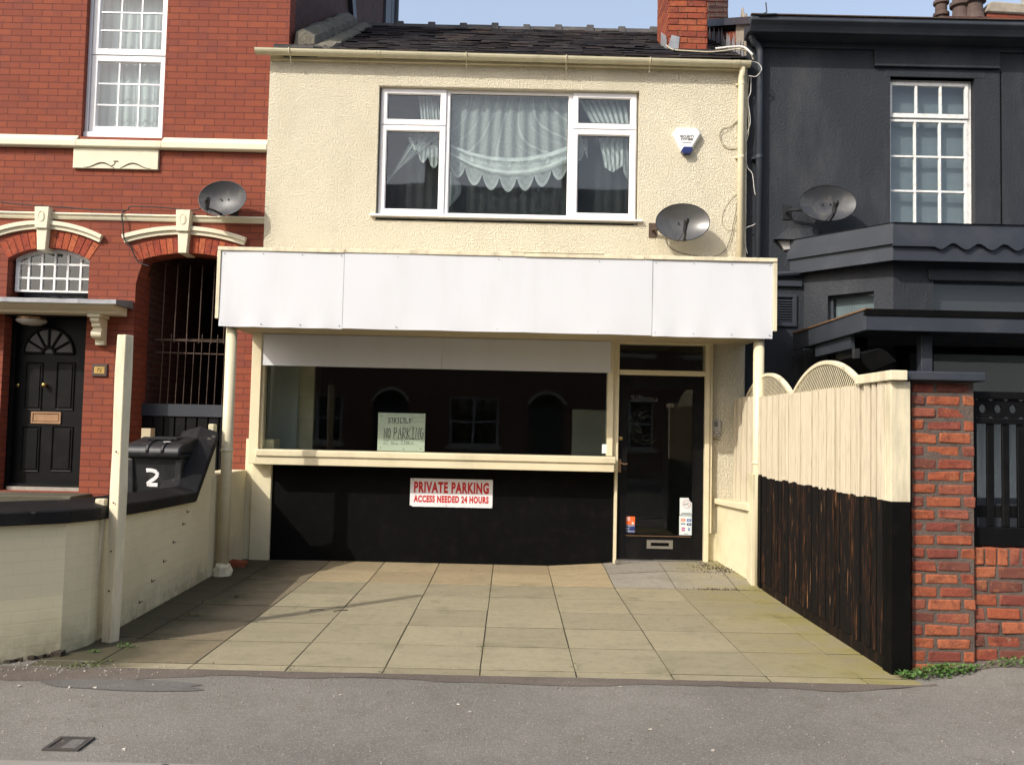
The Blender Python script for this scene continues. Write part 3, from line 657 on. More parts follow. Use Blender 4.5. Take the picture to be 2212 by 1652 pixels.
# left light: gathered side fall and tail; right light: fan and jabot
lw = m1-W0; rw = W1-m2
SW.grid(50, 20, lambda u, v: (W0+lw*(.55+.06*v+.42*u), CY+.01*math.sin(u*60), WT-.05-(.24*WH)*v), lambda u, v: .25+.5*foldf(u*45+v))
SW.grid(50, 24, lambda u, v: (W0+lw*(.95-.85*v-.30*u*(1-v)-.12*u), CY+.012*math.sin(u*30), trz-.03*WH-.36*WH*v-.16*WH*u*v), lambda u, v: .05+.35*foldf(u*16+v*2)*(1-.5*v))
band(SW, 0, 1, lambda t: trz-.07*WH-.10*WH*t, .17*WH, 2.5, .5, W0+lw*.55, lw*.42)
SW.grid(20, 20, lambda u, v: (W0+lw*(.40+.07*u+.10*v), CY-.01+.02*math.sin(u*9), trz-.07*WH-.10*WH*v), lambda u, v: .85)
SW.grid(60, 20, lambda u, v: (m2+.03+rw*(.05+.92*u+(.35-.35*u)*v*.8), CY+.01*math.sin(u*60), WT-.05-(.24*WH)*v), lambda u, v: .2+.6*foldf(u*60-v*3))
SW.grid(40, 24, lambda u, v: (m2+rw*(.42+.38*u+.10*v*(1-u)), CY+.012*math.sin(u*30), trz-.04*WH-.27*WH*v*(1-.35*abs(u-.45))), lambda u, v: .35+.5*foldf(u*22+3*math.sin(v*7)))
SW.grid(30, 20, lambda u, v: (m2+rw*(.74+.2*u+.08*v), CY, trz-.04*WH-.45*WH*v*(.6+.4*u)), lambda u, v: .05+.35*foldf(u*14))
band(SW, 0, 1, lambda t: trz-.06*WH+.02*WH*t, .17*WH, 1.3, .45, m2+.03, rw*.22)
SH = MB(); SH.grid(160, 4, lambda u, v: (W0+.02+(W1-W0-.04)*u, CY+.09+.008*math.sin(u*150), WB+.03+(WH-.06)*v), lambda u, v: .04+.10*foldf(u*150+2*math.sin(u*31)))
o = obj('sheer_curtain', SH, 'sheer', smooth=True); tag(o, 'thin plain sheer net hanging full height behind the lace swag upstairs', 'curtain')
o = obj('net_curtain', SW, 'net', smooth=True); tag(o, 'white lace net curtain swagged behind the wide upstairs window', 'curtain')
# oval dark hanging on the left edge of the centre light seen as pale disc
mb = MB(); mb.grid(12, 24, lambda u, v: (m1+.03+.15*math.sin(math.pi*v)*u, CY+.06, WB+.10*WH+.30*WH*v), lambda u, v: .15+.25*foldf(u*12)); o = obj('net_curtain', mb, 'net', smooth=True)
tag(o, 'faint rounded end of pale net hanging at lower left of the large upstairs pane', 'curtain')
# ================================================================ shopfront
GY = 9.70      # glass plane
S1 = lambda x, y: (426.7+.3616*x, 640.1+.3616*y)
S2 = lambda x, y: (938.8+.3616*x, 640.1+.3616*y)
S3 = lambda x, y: (1280.1+.3616*x, 682.7+.3616*y)
fx0 = UX(539, 870, 9.60); fx1 = UX(*S2(1078, 700), 9.66)
sz_top = UZ(945, 977, 9.62); sz_lip = UZ(945, 993, 9.52); sz_bot = UZ(945, 1011, 9.52)
zc0 = 2.48
dz0 = .118; door_x0 = UX(1334, 1000, 9.76); door_x1 = UX(1519.5, 1000, 9.76); door_top = UZ(1427, 812, 9.76); ctop = 2.55
gxL = UX(571, 880, GY); gxR = UX(1311, 890, GY)
sf = MB()
sf.box(fx0, gxL-.03, 9.62, 9.80, sz_bot-.0, ctop)           # outer left post
sf.box(gxL-.03, gxL, 9.655, 9.78, sz_top, ctop)
sf.box(gxR, fx1-.02, 9.655, 9.80, sz_top, ctop)
sf.box(gxL, gxR, 9.66, 9.78, 2.30, ctop)
sfo = obj('shopfront_frame', sf, 'cream', shop, bevel=.004)
mb = MB(); mb.box(fx0+.11, fx1, 9.50, 9.75, sz_lip, sz_top-.004); o = obj('shopfront_sill', mb, 'cream', sfo, bevel=.012, seg=2)
mb = MB(); mb.box(fx0+.10, fx1-.015, 9.52, 9.80, sz_bot, sz_lip-.001); obj('apron_board', mb, 'cream', sfo, bevel=.004)
mb = MB(); mb.box(gxL, gxR, GY, GY+.006, sz_top, 2.3); obj('shop_window_pane', mb, 'glass', sfo)
# white board over the window, two sheets
bx0 = UX(563, 750, 9.64); bx1 = UX(1320, 760, 9.64); bs = UX(955, 760, 9.64); bz = UZ(945, 797, 9.64)
mb = MB(); mb.box(bx0, bs-.002, 9.638, 9.652, bz, 2.5); mb.box(bs+.002, bx1, 9.636, 9.652, bz, 2.5); obj('white_board', mb, 'white', sfo)
# black stall riser
rx0 = UX(586, 1110, 9.80); rx1 = UX(1325, 1110, 9.80)
mb = MB(); mb.box(rx0, rx1, 9.80, 9.84, -.02, sz_bot+.05); mb.box(rx0, rx1, 9.845, 10.0, -.02, sz_bot+.05); obj('stall_riser_panel', mb, 'blackp', shop)
mb = MB(); mb.box(SX0-.30, rx0-.002, 9.80, 10.08, -.05, UZ(520, 947, 9.80)); 
mb.box(UX(541, 1100, 9.77), rx0-.004, 9.765, 9.799, -.05, sz_bot+.02); obj('plinth_wall', mb, 'creamr', shop, bevel=.006)
# door frame, door, fanlight
df = MB(); dfx0 = fx1-.02; dfx1 = UX(1537.5, 1000, 9.74)
df.box(rx1, door_x0-.002, 9.72, 9.86, 0, sz_bot+.0); df.box(dfx0, door_x0-.002, 9.70, 9.86, sz_bot+.001, ctop)
df.box(door_x1+.002, dfx1-.035, 9.70, 9.86, .0, ctop); df.box(dfx1-.034, dfx1, 9.72, 9.84, .42, ctop)
df.box(door_x0, door_x1, 9.705, 9.86, door_top+.004, UZ(1427, 800, 9.71)); df.box(door_x0, door_x1, 9.705, 9.86, UZ(1427, 744, 9.71), ctop)
dfo = obj('door_frame', df, 'cream', shop, bevel=.004)
mb = MB(); mb.box(door_x0, door_x1, 9.77, 9.776, UZ(1427, 800, 9.71), UZ(1427, 744, 9.71)); obj('fanlight_pane', mb, 'glass', dfo)
mb = MB(); mb.box(door_x0-.02, door_x1+.02, 9.66, 9.9, .08, dz0-.002); obj('threshold', mb, 'steel', dfo, bevel=.004)
DY = 9.76; dg = [UX(1352.5, 1000, DY), UX(1497, 1000, DY), UZ(1425, 1156, DY), UZ(1425, 838, DY)]
mb = MB(); frame(mb, door_x0, door_x1, dz0, door_top, dg[0]-door_x0, DY, DY+.045, door_top-dg[3], dg[2]-dz0)
mb.v = [(min(x, door_x1), y, z) for x, y, z in mb.v]
mb2 = MB(); mb2.box(door_x0, dg[0], DY, DY+.045, dz0, door_top); mb2.box(dg[1], door_x1, DY, DY+.045, dz0, door_top); mb2.box(dg[0], dg[1], DY, DY+.045, dz0, dg[2]); mb2.box(dg[0], dg[1], DY, DY+.045, dg[3], door_top)
door = obj('door', mb2, 'black', shop, bevel=.003)
mb = MB(); frame(mb, dg[0]-.008, dg[1]+.008, dg[2]-.008, dg[3]+.008, .014, DY-.007, DY-.001); obj('glazing_bead', mb, 'black', door)
mb = MB(); mb.box(dg[0], dg[1], DY+.02, DY+.026, dg[2], dg[3]); obj('door_glass', mb, 'glass', door)
mb = MB(); mb.box(dg[0]+.01, dg[1]-.02, DY-.009, DY-.006, dg[2]-.010, dg[2]-.004, .001); obj('worn_bead_edge', mb, 'copper', door)
lx0, lx1, lz0, lz1 = UX(1397, 1175, DY), UX(1453, 1175, DY), UZ(1425, 1184.5, DY), UZ(1425, 1166, DY)
mb = MB(); frame(mb, lx0, lx1, lz0, lz1, .042, DY-.012, DY, .028, .028); mb.box(lx0+.042, lx1-.042, DY-.002, DY-.001, lz0+.028, lz1-.028); 
lb = obj('letterbox', mb, 'steel', door, bevel=.004)
mb = MB(); mb.box(lx0+.04, lx1-.04, DY-.004, DY-.002, lz0+.026, lz1-.026); obj('letterbox_slot', mb, 'blackp', lb)
kx, kz = UX(1341, 947, DY), UZ(1341, 947, DY)
mb = MB(); mb.lathe([(.02, DY), (.02, DY-.006), (.012, DY-.008)], 16, (kx, 0, kz), 'y'); obj('lock_cylinder', mb, 'brass', door)
hx, hz = UX(1337.5, 1005, DY), UZ(1337.5, 1005, DY)
mb = MB(); mb.box(hx-.02, hx+.02, DY-.006, DY, hz-.075, hz+.07); mb.tube([(hx+.005, DY-.006, hz+.03), (hx+.005, DY-.04, hz+.03), (hx+.05, DY-.042, hz+.018), (hx+.085, DY-.04, hz+.022)], .006, 7); obj('door_handle', mb, 'copper', door, bevel=.003)
# faint etched lettering on the door glass and pane corner
tx, tz_ = U(1392, 861, DY)
text('etched_lettering', 'Silhou', 'etch', .10, tx, DY+.018, tz_-.03, door, sx=1.25, ext=.0004)
mb = MB(); rr = random.Random(4); ccx, ccz = U(1398, 920, DY)
for k in range(46):
    a0 = rr.uniform(1.2, 4.9); r0 = rr.uniform(.08, .2); L_ = rr.uniform(.3, .9)
    pts = [(ccx+(r0+.03*math.sin(i))*math.cos(a0+L_*i/6), DY+.0175, ccz+1.1*(r0)*math.sin(a0+L_*i/6)) for i in range(7)]
    mb.tube(pts, .0011, 3)
obj('etched_swirl', mb, 'etch', door)
# right hand rendered wall with plain plinth
rwx0 = dfx1; rwx1 = UX(1613, 900, 9.82)
mb = MB(); mb.box(rwx0-.02, SX1+.0, 9.80, 10.08, .40, 3.0); obj('side_wall', mb, 'rough', shop, bevel=.01)
mb = MB(); mb.box(dfx1-.115, 2.36, 9.775, 9.85, .0, .41); obj('side_plinth', mb, 'creamr', shop, bevel=.006)
mb = MB(); mb.box(SX0-.3, fx0+.06, 9.82, 10.08, UZ(520, 947, 9.80), 3.0); mb.box(rx0+.05, dfx1, 9.86, 10.08, ctop, 3.0); obj('backing_wall', mb, 'brickl', shop)
# ================================================================ canopy / sign fascia on two pipe columns
cy0 = 8.74
canopy = thing('sign_canopy', 'blank white sign fascia boxed out over the shopfront on two cream pipe columns', 'sign board', (0, cy0, 0))
cx0 = UX(476, 620, cy0); cx1 = UX(1669, 645, cy0)
cz0 = (UZ(480, 703, cy0)+UZ(1665, 732, cy0))/2; cz1 = (UZ(480, 541, cy0)+UZ(1670, 566, cy0))/2
s1, s2 = UX(742, 625, cy0), UX(1409, 645, cy0)
rr = random.Random(8)
def sheet(x0, x1, z0, z1, y, seed):
    rr = random.Random(seed); mb = MB(); ph = [rr.uniform(0, 6) for _ in range(6)]
    def f(u, v, off):
        b = .0018*math.sin(u*7+ph[0])*math.sin(v*3+ph[1])+.0008*math.sin(u*17+ph[2])+.005*(1-v)**8*math.sin(u*23+ph[3])
        return (x0+(x1-x0)*u, y+off-b-.004, z0+(z1-z0)*v-.003*abs(math.sin(u*11+ph[4]))*(1-v))
    mb.grid(60, 14, lambda u, v: f(u, v, 0)); mb.grid(60, 14, lambda u, v: f(u, v, .005))
    return mb
for i, (a, b, dz_, dyy) in enumerate(((cx0, s1-.002, 0, 0), (s1+.002, s2-.002, .004, -.004), (s2+.002, cx1, -.004, 0))):
    o = obj('fascia_sheet', sheet(a, b, cz0+dz_, cz1, cy0+dyy, i), 'white', canopy, smooth=True)
    mb = MB()
    for k in range(7):
        x = a+.03+(b-a-.06)*k/6
        for z in (cz0+.03, cz1-.03):
            if (k+i) % 2 == 0: mb = MB(); mb.lathe([(.006, cy0+dyy-.004), (.004, cy0+dyy-.012)], 8, (x, 0, z), 'y'); obj('screw', mb, 'lead', o)
for s_ in (s1, s2): mb = MB(); mb.box(s_-.003, s_+.003, cy0+.003, cy0+.006, cz0+.01, cz1); obj('joint', mb, 'rust', canopy)
mb = MB(); mb.box(cx0-.0, cx1+.0, cy0+.02, FY-.003, cz0+.03, cz1-.01); bx = obj('canopy_box', mb, 'soffit', canopy)
mb = MB()
for k, (a, b) in enumerate(((cx0-.035, -1.7), (-1.695, .1), (.105, 1.3), (1.305, cx1+.04))):
    mb.box(a, b, cy0-.018-.002*k, cy0+.06, cz1-.004+.003*(k % 2), cz1+.034+.004*(k % 2))
mb.box(-.05, .9, cy0-.02, cy0+.03, cz1+.04, cz1+.052)
mb.box(cx0-.038, cx0-.002, cy0-.016, cy0+.05, cz0+.075, cz1-.006); mb.box(cx1+.002, cx1+.042, cy0-.016, cy0+.05, cz0+.07, cz1-.006); obj('edge_trim', mb, 'creamd', canopy, bevel=.003)
for i, (px, py) in enumerate(((491, 960), (1638, 900))):
    x = UX(px, py, 8.84); cm = MB(); cm.lathe([(.054, .02), (.054, cz0+.04)], 22, (x, 8.84, 0)); col_ = obj('column', cm, 'pipe', canopy, smooth=False)
    for p in col_.data.polygons: p.use_smooth = len(p.vertices) == 4
    zc = UZ(480, 971, 8.84) if i == 0 else UZ(1636, 999, 8.84)
    cm = MB(); cm.lathe([(.055, zc-.02), (.062, zc-.012), (.062, zc+.008), (.056, zc+.014)], 22, (x, 8.84, 0)); obj('pipe_socket', cm, 'pipe', col_, smooth=True)
    colx = x
    if i == 0:
        cm = MB(); rr = random.Random(1); cm.lathe([(.10, 0), (.095, .06), (.085, .10), (.075, .125), (.055, .13)], 12, (x, 8.84, -.01))
        cm.v = [(a+rr.uniform(-.015, .015), b+rr.uniform(-.015, .015), c_+rr.uniform(-.008, .008)) for a, b, c_ in cm.v]
        cm.box(x-.17, x-.07, 8.76, 8.85, -.01, .04, .012); obj('mortar_footing', cm, 'creamd', col_)
# ================================================================ signs
sx_, sz_ = U(*S1(1218, 806), GY-.0)
ZS = sz_top
sg = thing('window_notice', 'hand lettered card reading strictly no parking at all times standing inside the shop window', 'notice', (UX(*S1(1218, 806), GY+.03), GY+.03, ZS))
sw = (UX(*S1(1360, 806), GY+.03)-UX(*S1(1078, 806), GY+.03)); sh = UZ(*S1(1220, 697), GY+.03)-ZS
mb = MB(); mb.box(-sw/2, sw/2, 0, .004, .002, sh); card = obj('card', mb, 'signg', sg, local=True, bevel=.004)
GL = {'S': [[(1, .85), (.7, 1), (.2, .9), (.1, .7), (.8, .4), (.9, .15), (.5, 0), (0, .12)]], 'T': [[(0, 1), (1, 1)], [(.5, 1), (.5, 0)]], 'R': [[(0, 0), (.05, 1), (.8, .95), (.85, .6), (.05, .5), (.95, 0)]],
 'I': [[(.1, 1), (.9, 1)], [(.5, 1), (.5, 0)], [(.1, 0), (.9, 0)]], 'C': [[(.95, .9), (.4, 1), (0, .5), (.4, 0), (.95, .1)]], 'L': [[(.05, 1), (0, 0), (.9, 0)]], 'Y': [[(0, 1), (.5, .5)], [(1, 1), (.5, .5), (.45, 0)]],
 'N': [[(0, 0), (.05, 1), (.9, 0), (1, 1)]], 'O': [[(.5, 1), (0, .6), (.1, .1), (.5, 0), (.95, .4), (.9, .85), (.5, 1)]], 'P': [[(0, 0), (.05, 1), (.8, .95), (.85, .6), (.05, .45)]], 'A': [[(0, 0), (.5, 1), (1, 0)], [(.2, .4), (.8, .4)]],
 'K': [[(0, 1), (0, 0)], [(1, 1), (.05, .45), (1, 0)]], 'G': [[(.95, .9), (.4, 1), (0, .5), (.4, 0), (.9, .15), (.95, .5)], [(.5, .5), (1.25, .5)]], 'M': [[(0, 0), (.05, 1), (.5, .4), (.95, 1), (1, 0)]], 'E': [[(.9, 1), (0, 1), (0, 0), (.9, 0)], [(0, .5), (.7, .5)]], 'X': []}
def scrawl(mb, s, x, z, cw, ch, gap, r, rise=0):
    for c_ in s:
        if c_ == ' ': x += cw*.6; continue
        for st in GL[c_]:
            pts = [(x+a*cw, -.0012, z+b*ch) for a, b in st]
            if len(pts) > 1: mb.tube(pts, r, 4)
        x += cw+gap; z += rise
    return x
k_ = sw/690.0
c6 = lambda x, z: ((x-512)*k_, (703-z)*k_)
ink = MB()
a = c6(315, 285); scrawl(ink, 'STRICTLY', a[0], a[1], 32*k_, 68*k_, 11*k_, .0034)
a = c6(262, 520); scrawl(ink, 'NO', a[0], a[1], 38*k_, 150*k_, 14*k_, .0036)
a = c6(403, 520); scrawl(ink, 'PARKING', a[0], a[1], 46*k_, 160*k_, 18*k_, .0036, 1.5*k_)
for p, q in (((315, 300), (460, 298)), ((480, 292), (640, 278)), ((245, 545), (350, 540)), ((403, 535), (850, 515))): ink.tube([(c6(*p)[0], -.0012, c6(*p)[1]), (c6(*q)[0], -.0012, c6(*q)[1])], .0018, 4)
obj('lettering', ink, 'ink', card, local=True)
ink = MB(); a = c6(255, 600); x = scrawl(ink, 'AT', a[0], a[1], 28*k_, 42*k_, 8*k_, .0017); a = c6(362, 598); scrawl(ink, 'ALL', a[0], a[1], 28*k_, 40*k_, 10*k_, .0017); a = c6(510, 595); scrawl(ink, 'TIMES', a[0], a[1], 26*k_, 42*k_, 12*k_, .0017)
for p, q in (((250, 608), (325, 606)), ((362, 605), (475, 602)), ((505, 600), (705, 588)), ((665, 160), (665, 285)), ((665, 268), (855, 265)), ((690, 205), (845, 203))): ink.tube([(c6(*p)[0], -.0012, c6(*p)[1]), (c6(*q)[0], -.0012, c6(*q)[1])], .0014, 4)
for p in ((215, 655), (550, 668), (800, 662), (215, 195)): ink.box(c6(*p)[0]-.006, c6(*p)[0]+.006, -.002, 0, c6(*p)[1]-.005, c6(*p)[1]+.005)
obj('small_lettering', ink, 'inkl', card, local=True)
# private parking plate
S6 = lambda x, y: (793.7+.14465*x, 870.5+.14465*y)
PYs = 9.80-.012; px_, pz_ = U(*S6(1253, 1343), PYs)
pw = UX(*S6(1870, 1343), PYs)-UX(*S6(637, 1343), PYs); ph_ = UZ(*S6(1253, 1132), PYs)-UZ(*S6(1253, 1553), PYs)
ps = thing('parking_sign', 'white plate with red lettering reading private parking access needed 24 hours on the black panel', 'sign', (px_, PYs, pz_))
mb = MB(); q = [(-pw/2+.03, -ph_/2), (pw/2-.004, -ph_/2), (pw/2, -ph_/2+.004), (pw/2, ph_/2), (-pw/2, ph_/2), (-pw/2, -ph_/2+.012), (-pw/2+.022, -ph_/2+.009)]
mb.prism(q, 0, .004); plate = obj('plate', mb, 'signw', ps, local=True)
kk = pw/1233
text('lettering', 'PRIVATE PARKING', 'red', .158, 0, -.001, (1343-1335)*kk, plate, True, sx=.62, bold=.0072, sp=1.14)
text('lettering', 'ACCESS NEEDED 24 HOURS', 'red', .098, 0, -.001, (1343-1480)*kk, plate, True, sx=.665, bold=.0048, sp=1.13)
for a, b in ((1865, 1140), (1858, 1538), (1183, 1530), (680, 1150)): mb = MB(); mb.lathe([(.006, -.001), (.004, -.005)], 8, ((a-1253)*kk, 0, (1343-b)*kk), 'y'); obj('screw', mb, 'lead', plate, local=True)
# fit lettering widths exactly
for o, wpx in zip([c_ for c_ in bpy.data.objects if c_.name.startswith('lettering') and c_.parent == plate], (1120, 1120)):
    xs_ = [v.co.x for v in o.data.vertices]; s = wpx*kk/(max(xs_)-min(xs_)); c0 = (max(xs_)+min(xs_))/2
    for v in o.data.vertices: v.co.x = (v.co.x-c0)*s
# stickers on the door glass
S7 = lambda x, y: (1331.3+.11366*x, 1024.1+.11366*y)
def stick(name, label, cat, x0, y0, x1, y1, m):
    a, b = U(*S7(x0, y0), DY+.019), U(*S7(x1, y1), DY+.019)
    t = thing(name, label, cat, ((a[0]+b[0])/2, DY+.0185, (a[1]+b[1])/2)); w, h = abs(b[0]-a[0])/2, abs(a[1]-b[1])/2
    return t, w, h
t, w, h = stick('lifeboat_sticker', 'orange and navy charity sticker at lower left of the shop door glass', 'sticker', 175, 800, 350, 1110, 'orange')
mb = MB(); mb.box(-w, w, -.001, 0, 0, h); o = obj('orange_half', mb, 'orange', t, local=True)
mb = MB()
for k in range(4): mb.box(-w*.8, w*(-.1+.12*(k % 2)), -.002, -.0011, h*(.88-.13*k), h*(.94-.13*k))
mb.lathe([(.012, -.0011), (.012, -.002)], 14, (w*.55, 0, h*.18), 'y'); obj('emblem', mb, 'paper', o, local=True)
mb = MB(); mb.box(-w, w, -.001, 0, -h, 0); o = obj('blue_half', mb, 'bluest', t, local=True)
text('lettering', 'Support\nour', 'paper', .03, -w*.9, -.0015, -h*.22, o, True, align='LEFT', ext=.0003)
text('lettering', 'Lifeboats', 'paper', .026, -w*.85, -.0015, -h*.9, o, True, align='LEFT', ext=.0003)
t, w, h = stick('no_smoking_sticker', 'white no smoking notice with torn corner at lower right of the shop door glass', 'sticker', 1208, 445, 1450, 780, 'paper')
mb = MB(); mb.prism([(-w, -h), (w, -h), (w, h*.35), (w*.45, h*.75), (w*.35, h), (-w, h)], -.001, 0); o = obj('notice', mb, 'paper', t, local=True)
mb = MB(); n_ = 24; ring = [(w*.1+w*.6*math.cos(2*math.pi*i/n_), -.0016, h*.3+w*.6*math.sin(2*math.pi*i/n_)) for i in range(n_+1)]; mb.tube(ring, .0022, 4); mb.tube([ring[9], ring[21]], .002, 4); obj('red_ring', mb, 'red', o, local=True)
mb = MB(); mb.box(-w*.45, w*.1, -.002, -.001, h*.2, h*.27); mb.tube([(w*.1, -.0016, h*.25), (w*.35, -.0016, h*.3), (w*.3, -.0016, h*.45), (w*.1, -.0016, h*.5)], .002, 4); mb.box(-w*.7, w*.75, -.002, -.001, -h*.78, -h*.73); mb.box(-w*.85, w*.9, -.002, -.001, -h*.9, -h*.84); obj('cigarette_mark', mb, 'ink', o, local=True)
t, w, h = stick('payment_card_sticker', 'white sticker showing six payment card symbols below the no smoking notice', 'sticker', 1198, 785, 1458, 1158, 'paper')
mb = MB(); mb.box(-w, w, -.001, 0, -h, h*.985); o = obj('backing', mb, 'paper', t, local=True, bevel=.004)
for (x, z, ww, hh, m_) in ((-.45, .55, .32, .13, 'orange'), (.4, .55, .32, .13, 'bluepr'), (-.45, .16, .3, .06, 'bluest'), (.4, .12, .32, .12, 'bluest'), (-.42, -.4, .22, .19, 'magenta'), (.4, -.4, .14, .14, 'bluepr')):
    mb = MB(); mb.box((x-ww)*w, (x+ww)*w, -.002, -.001, (z-hh)*h, (z+hh)*h); cc = obj('card_symbol', mb, m_, o, local=True)
    mb = MB(); mb.box((x-ww*.6)*w, (x+ww*.6)*w, -.0026, -.002, (z-hh*.25)*h, (z+hh*.2)*h); obj('symbol_mark', mb, 'paper', cc, local=True)
mb = MB(); mb.box(-w*.3, w*.25, -.002, -.001, -h*.88, -h*.84); obj('print', mb, 'ink', o, local=True)
a, b = U(*S2(1015, 910), GY-.002)
mb = MB(); mb.box(a-.028, a+.028, GY-.0015, GY-.0005, b-.05, b+.05); o = obj('window_sticker', mb, 'paper'); tag(o, 'tiny pale sticker in the bottom right corner of the shop window', 'sticker')
# intercom
ix, iz = U(1547.5, 925, 9.78); ic = thing('intercom', 'silver door entry intercom on the cream wall right of the shop door', 'intercom', (ix, 9.80, iz))
mb = MB(); mb.box(-.05, .05, -.03, 0, -.09, .09); o = obj('housing', mb, 'grey', ic, local=True, bevel=.006)
mb = MB(); 
for k in range(6): mb.box(-.03, .015, -.032, -.0302, .02+k*.009, .0245+k*.009)
frame(mb, -.03, .03, -.065, -.035, .005, -.033, -.0302); obj('speaker_grille', mb, 'darkplastic', o, local=True)
mb = MB(); mb.box(-.022, .022, -.034, -.0302, -.058, -.042); obj('call_button', mb, 'opal', o, local=True)
mb = MB(); mb.tube([(ix-.05, 9.79, iz-.125), (ix+.0, 9.785, iz-.12), (ix+.035, 9.79, iz-.127), (ix+.05, 9.79, iz-.125)], .004, 5); o = obj('cable_stub', mb, 'rust'); tag(o, 'short rusty clip and wire end just under the intercom', 'cable')
# alarm box
S8 = lambda x, y: (1416.6+.18603*x, 256+.18603*y)
ax, az = U(*S8(352, 265), FY-.03); al = thing('alarm_box', 'white triangular burglar alarm box with blue strobe on the cream wall', 'alarm', (ax, FY, az))
kk = .18603*9.77/1900
def hexp(s, dz=0): return [((x-352)*kk*s, (265-y)*kk*s+dz) for x, y in ((240, 112), (480, 112), (528, 180), (418, 372), (395, 422), (310, 422), (290, 388), (187, 190))]
mb = MB(); A, B_, C_ = hexp(1), hexp(1), hexp(.86, .006); n_ = 8
mb.add([(a, 0, b) for a, b in A]+[(a, -.045, b) for a, b in B_]+[(a, -.07, b) for a, b in C_], [tuple(range(16, 24))]+[(i, (i+1) % 8, 8+(i+1) % 8, 8+i) for i in range(8)]+[(8+i, 8+(i+1) % 8, 16+(i+1) % 8, 16+i) for i in range(8)]); o = obj('cover', mb, 'upvc', al, local=True, bevel=.004)
mb = MB(); mb.prism([((x-352)*kk, (265-y)*kk) for x, y in ((318, 345), (415, 345), (424, 378), (397, 424), (312, 424), (288, 390))], -.076, -.002); obj('strobe_lens', mb, 'blueglass', o, local=True, bevel=.004)
text('lettering', 'SECURITY', 'black', .036, .003, -.0705, .028, o, True, sx=1.0, bold=.0012, ext=.0004)
text('lettering', 'SYSTEMS', 'black', .036, .003, -.0705, -.004, o, True, sx=1.0, bold=.0012, ext=.0004)
text('lettering', 'SOUTHPORT', 'black', .019, .003, -.0705, -.036, o, True, sx=.95, bold=.0005, ext=.0004)
# ================================================================ satellite dishes
def make_dish(label, px, py, rx, ry, m, arm=(0, 0), tiltx=0, leanz=0, stand=.24, group='satellite dishes on the house walls', wy=FY, brk=-.22):
    x, z = U(px, py, wy-stand); t = thing('satellite_dish', label, 'satellite dish', (x, wy-stand, z), None, group)
    a, b = rx*(wy-stand)/F, ry*(wy-stand)/F; mb = MB(); nu, nv = 40, 8
    Rm = Matrix.Rotation(leanz, 3, 'Z') @ Matrix.Rotation(tiltx, 3, 'X')
    def P(r, th, off): v = Rm @ Vector((a*r*math.cos(th), .07*(1-r*r)+off, b*r*math.sin(th))); return tuple(v)
    for off in (0, .006):
        mb.v += [P(0, 0, off)]; base = len(mb.v)-1
        for j in range(1, nv+1):
            for i in range(nu): mb.v.append(P(j/nv, 2*math.pi*i/nu, off))
        for i in range(nu): mb.f.append((base, base+1+i, base+1+(i+1) % nu)); mb.mi.append(0)
        for j in range(nv-1):
            for i in range(nu): mb.f.append((base+1+j*nu+i, base+1+j*nu+(i+1) % nu, base+1+(j+1)*nu+(i+1) % nu, base+1+(j+1)*nu+i)); mb.mi.append(0)
    o = obj('reflector', mb, m, t, local=True, smooth=True)
    mb = MB(); mb.tube([P(1, 2*math.pi*i/40, .002) for i in range(41)], .0045, 6, False); obj('rim', mb, 'darkplastic', o, local=True)
    mb = MB(); mb.tube([(.02, .03, -b*.93), (arm[0]*.6+.01, -.13, -b*.85), (arm[0], -.20, arm[1]-.08)], .013, 6); am = obj('feed_arm', mb, 'darkplastic', t, local=True)
    mb = MB(); mb.tube([(arm[0]+.004, -.235, arm[1]+.034), (arm[0]+.008, -.23, arm[1]+.012), (arm[0], -.21, arm[1]-.03), (arm[0]-.008, -.20, arm[1]-.10)], [.026, .032, .026, .022], 10); mb.tube([(arm[0]+.01, -.19, arm[1]-.05), (arm[0]-.02, -.16, -b*.8), (arm[0]-.05, -.05, -b*1.04), (-.08, .1, -b*.9)], .004, 5); obj('receiver_head', mb, 'darkplastic', am, local=True)
    mb = MB(); mb.tube([(0, .08, -.02), (brk*.4, .13, -.05), (brk, .16, -.05), (brk, stand, -.05)], .016, 8); mb.box(brk-.04, brk+.05, stand-.012, stand, -.13, .03)
    obj('wall_bracket', mb, 'rust' if m == 'dishd' else 'darkplastic', t, local=True)
    for q in (-.035, .05): mb = MB(); mb.lathe([(.010, .062), (.010, .055)], 8, (q, 0, .0), 'y'); obj('bolt', mb, 'darkplastic', o, local=True)
    return t
make_dish('faded charcoal satellite dish with dark stain below the alarm box on the cream wall', 1474.8, 479.8, 58, 42.8, 'dishd', (-.01, -.05), R(-8), R(-6), .22, brk=-.30)
make_dish('charcoal satellite dish on the red brick wall above the passage arch', 480, 428, 54, 40, 'dish', (-.09, -.09), R(-8), R(-6), .26, wy=9.87, brk=.05)
make_dish('black satellite dish on the charcoal painted wall above the porch bay', 1788.5, 438.6, 61, 42, 'dish', (-.0, -.07), R(-10), R(-4), .26, wy=9.86, brk=-.38)
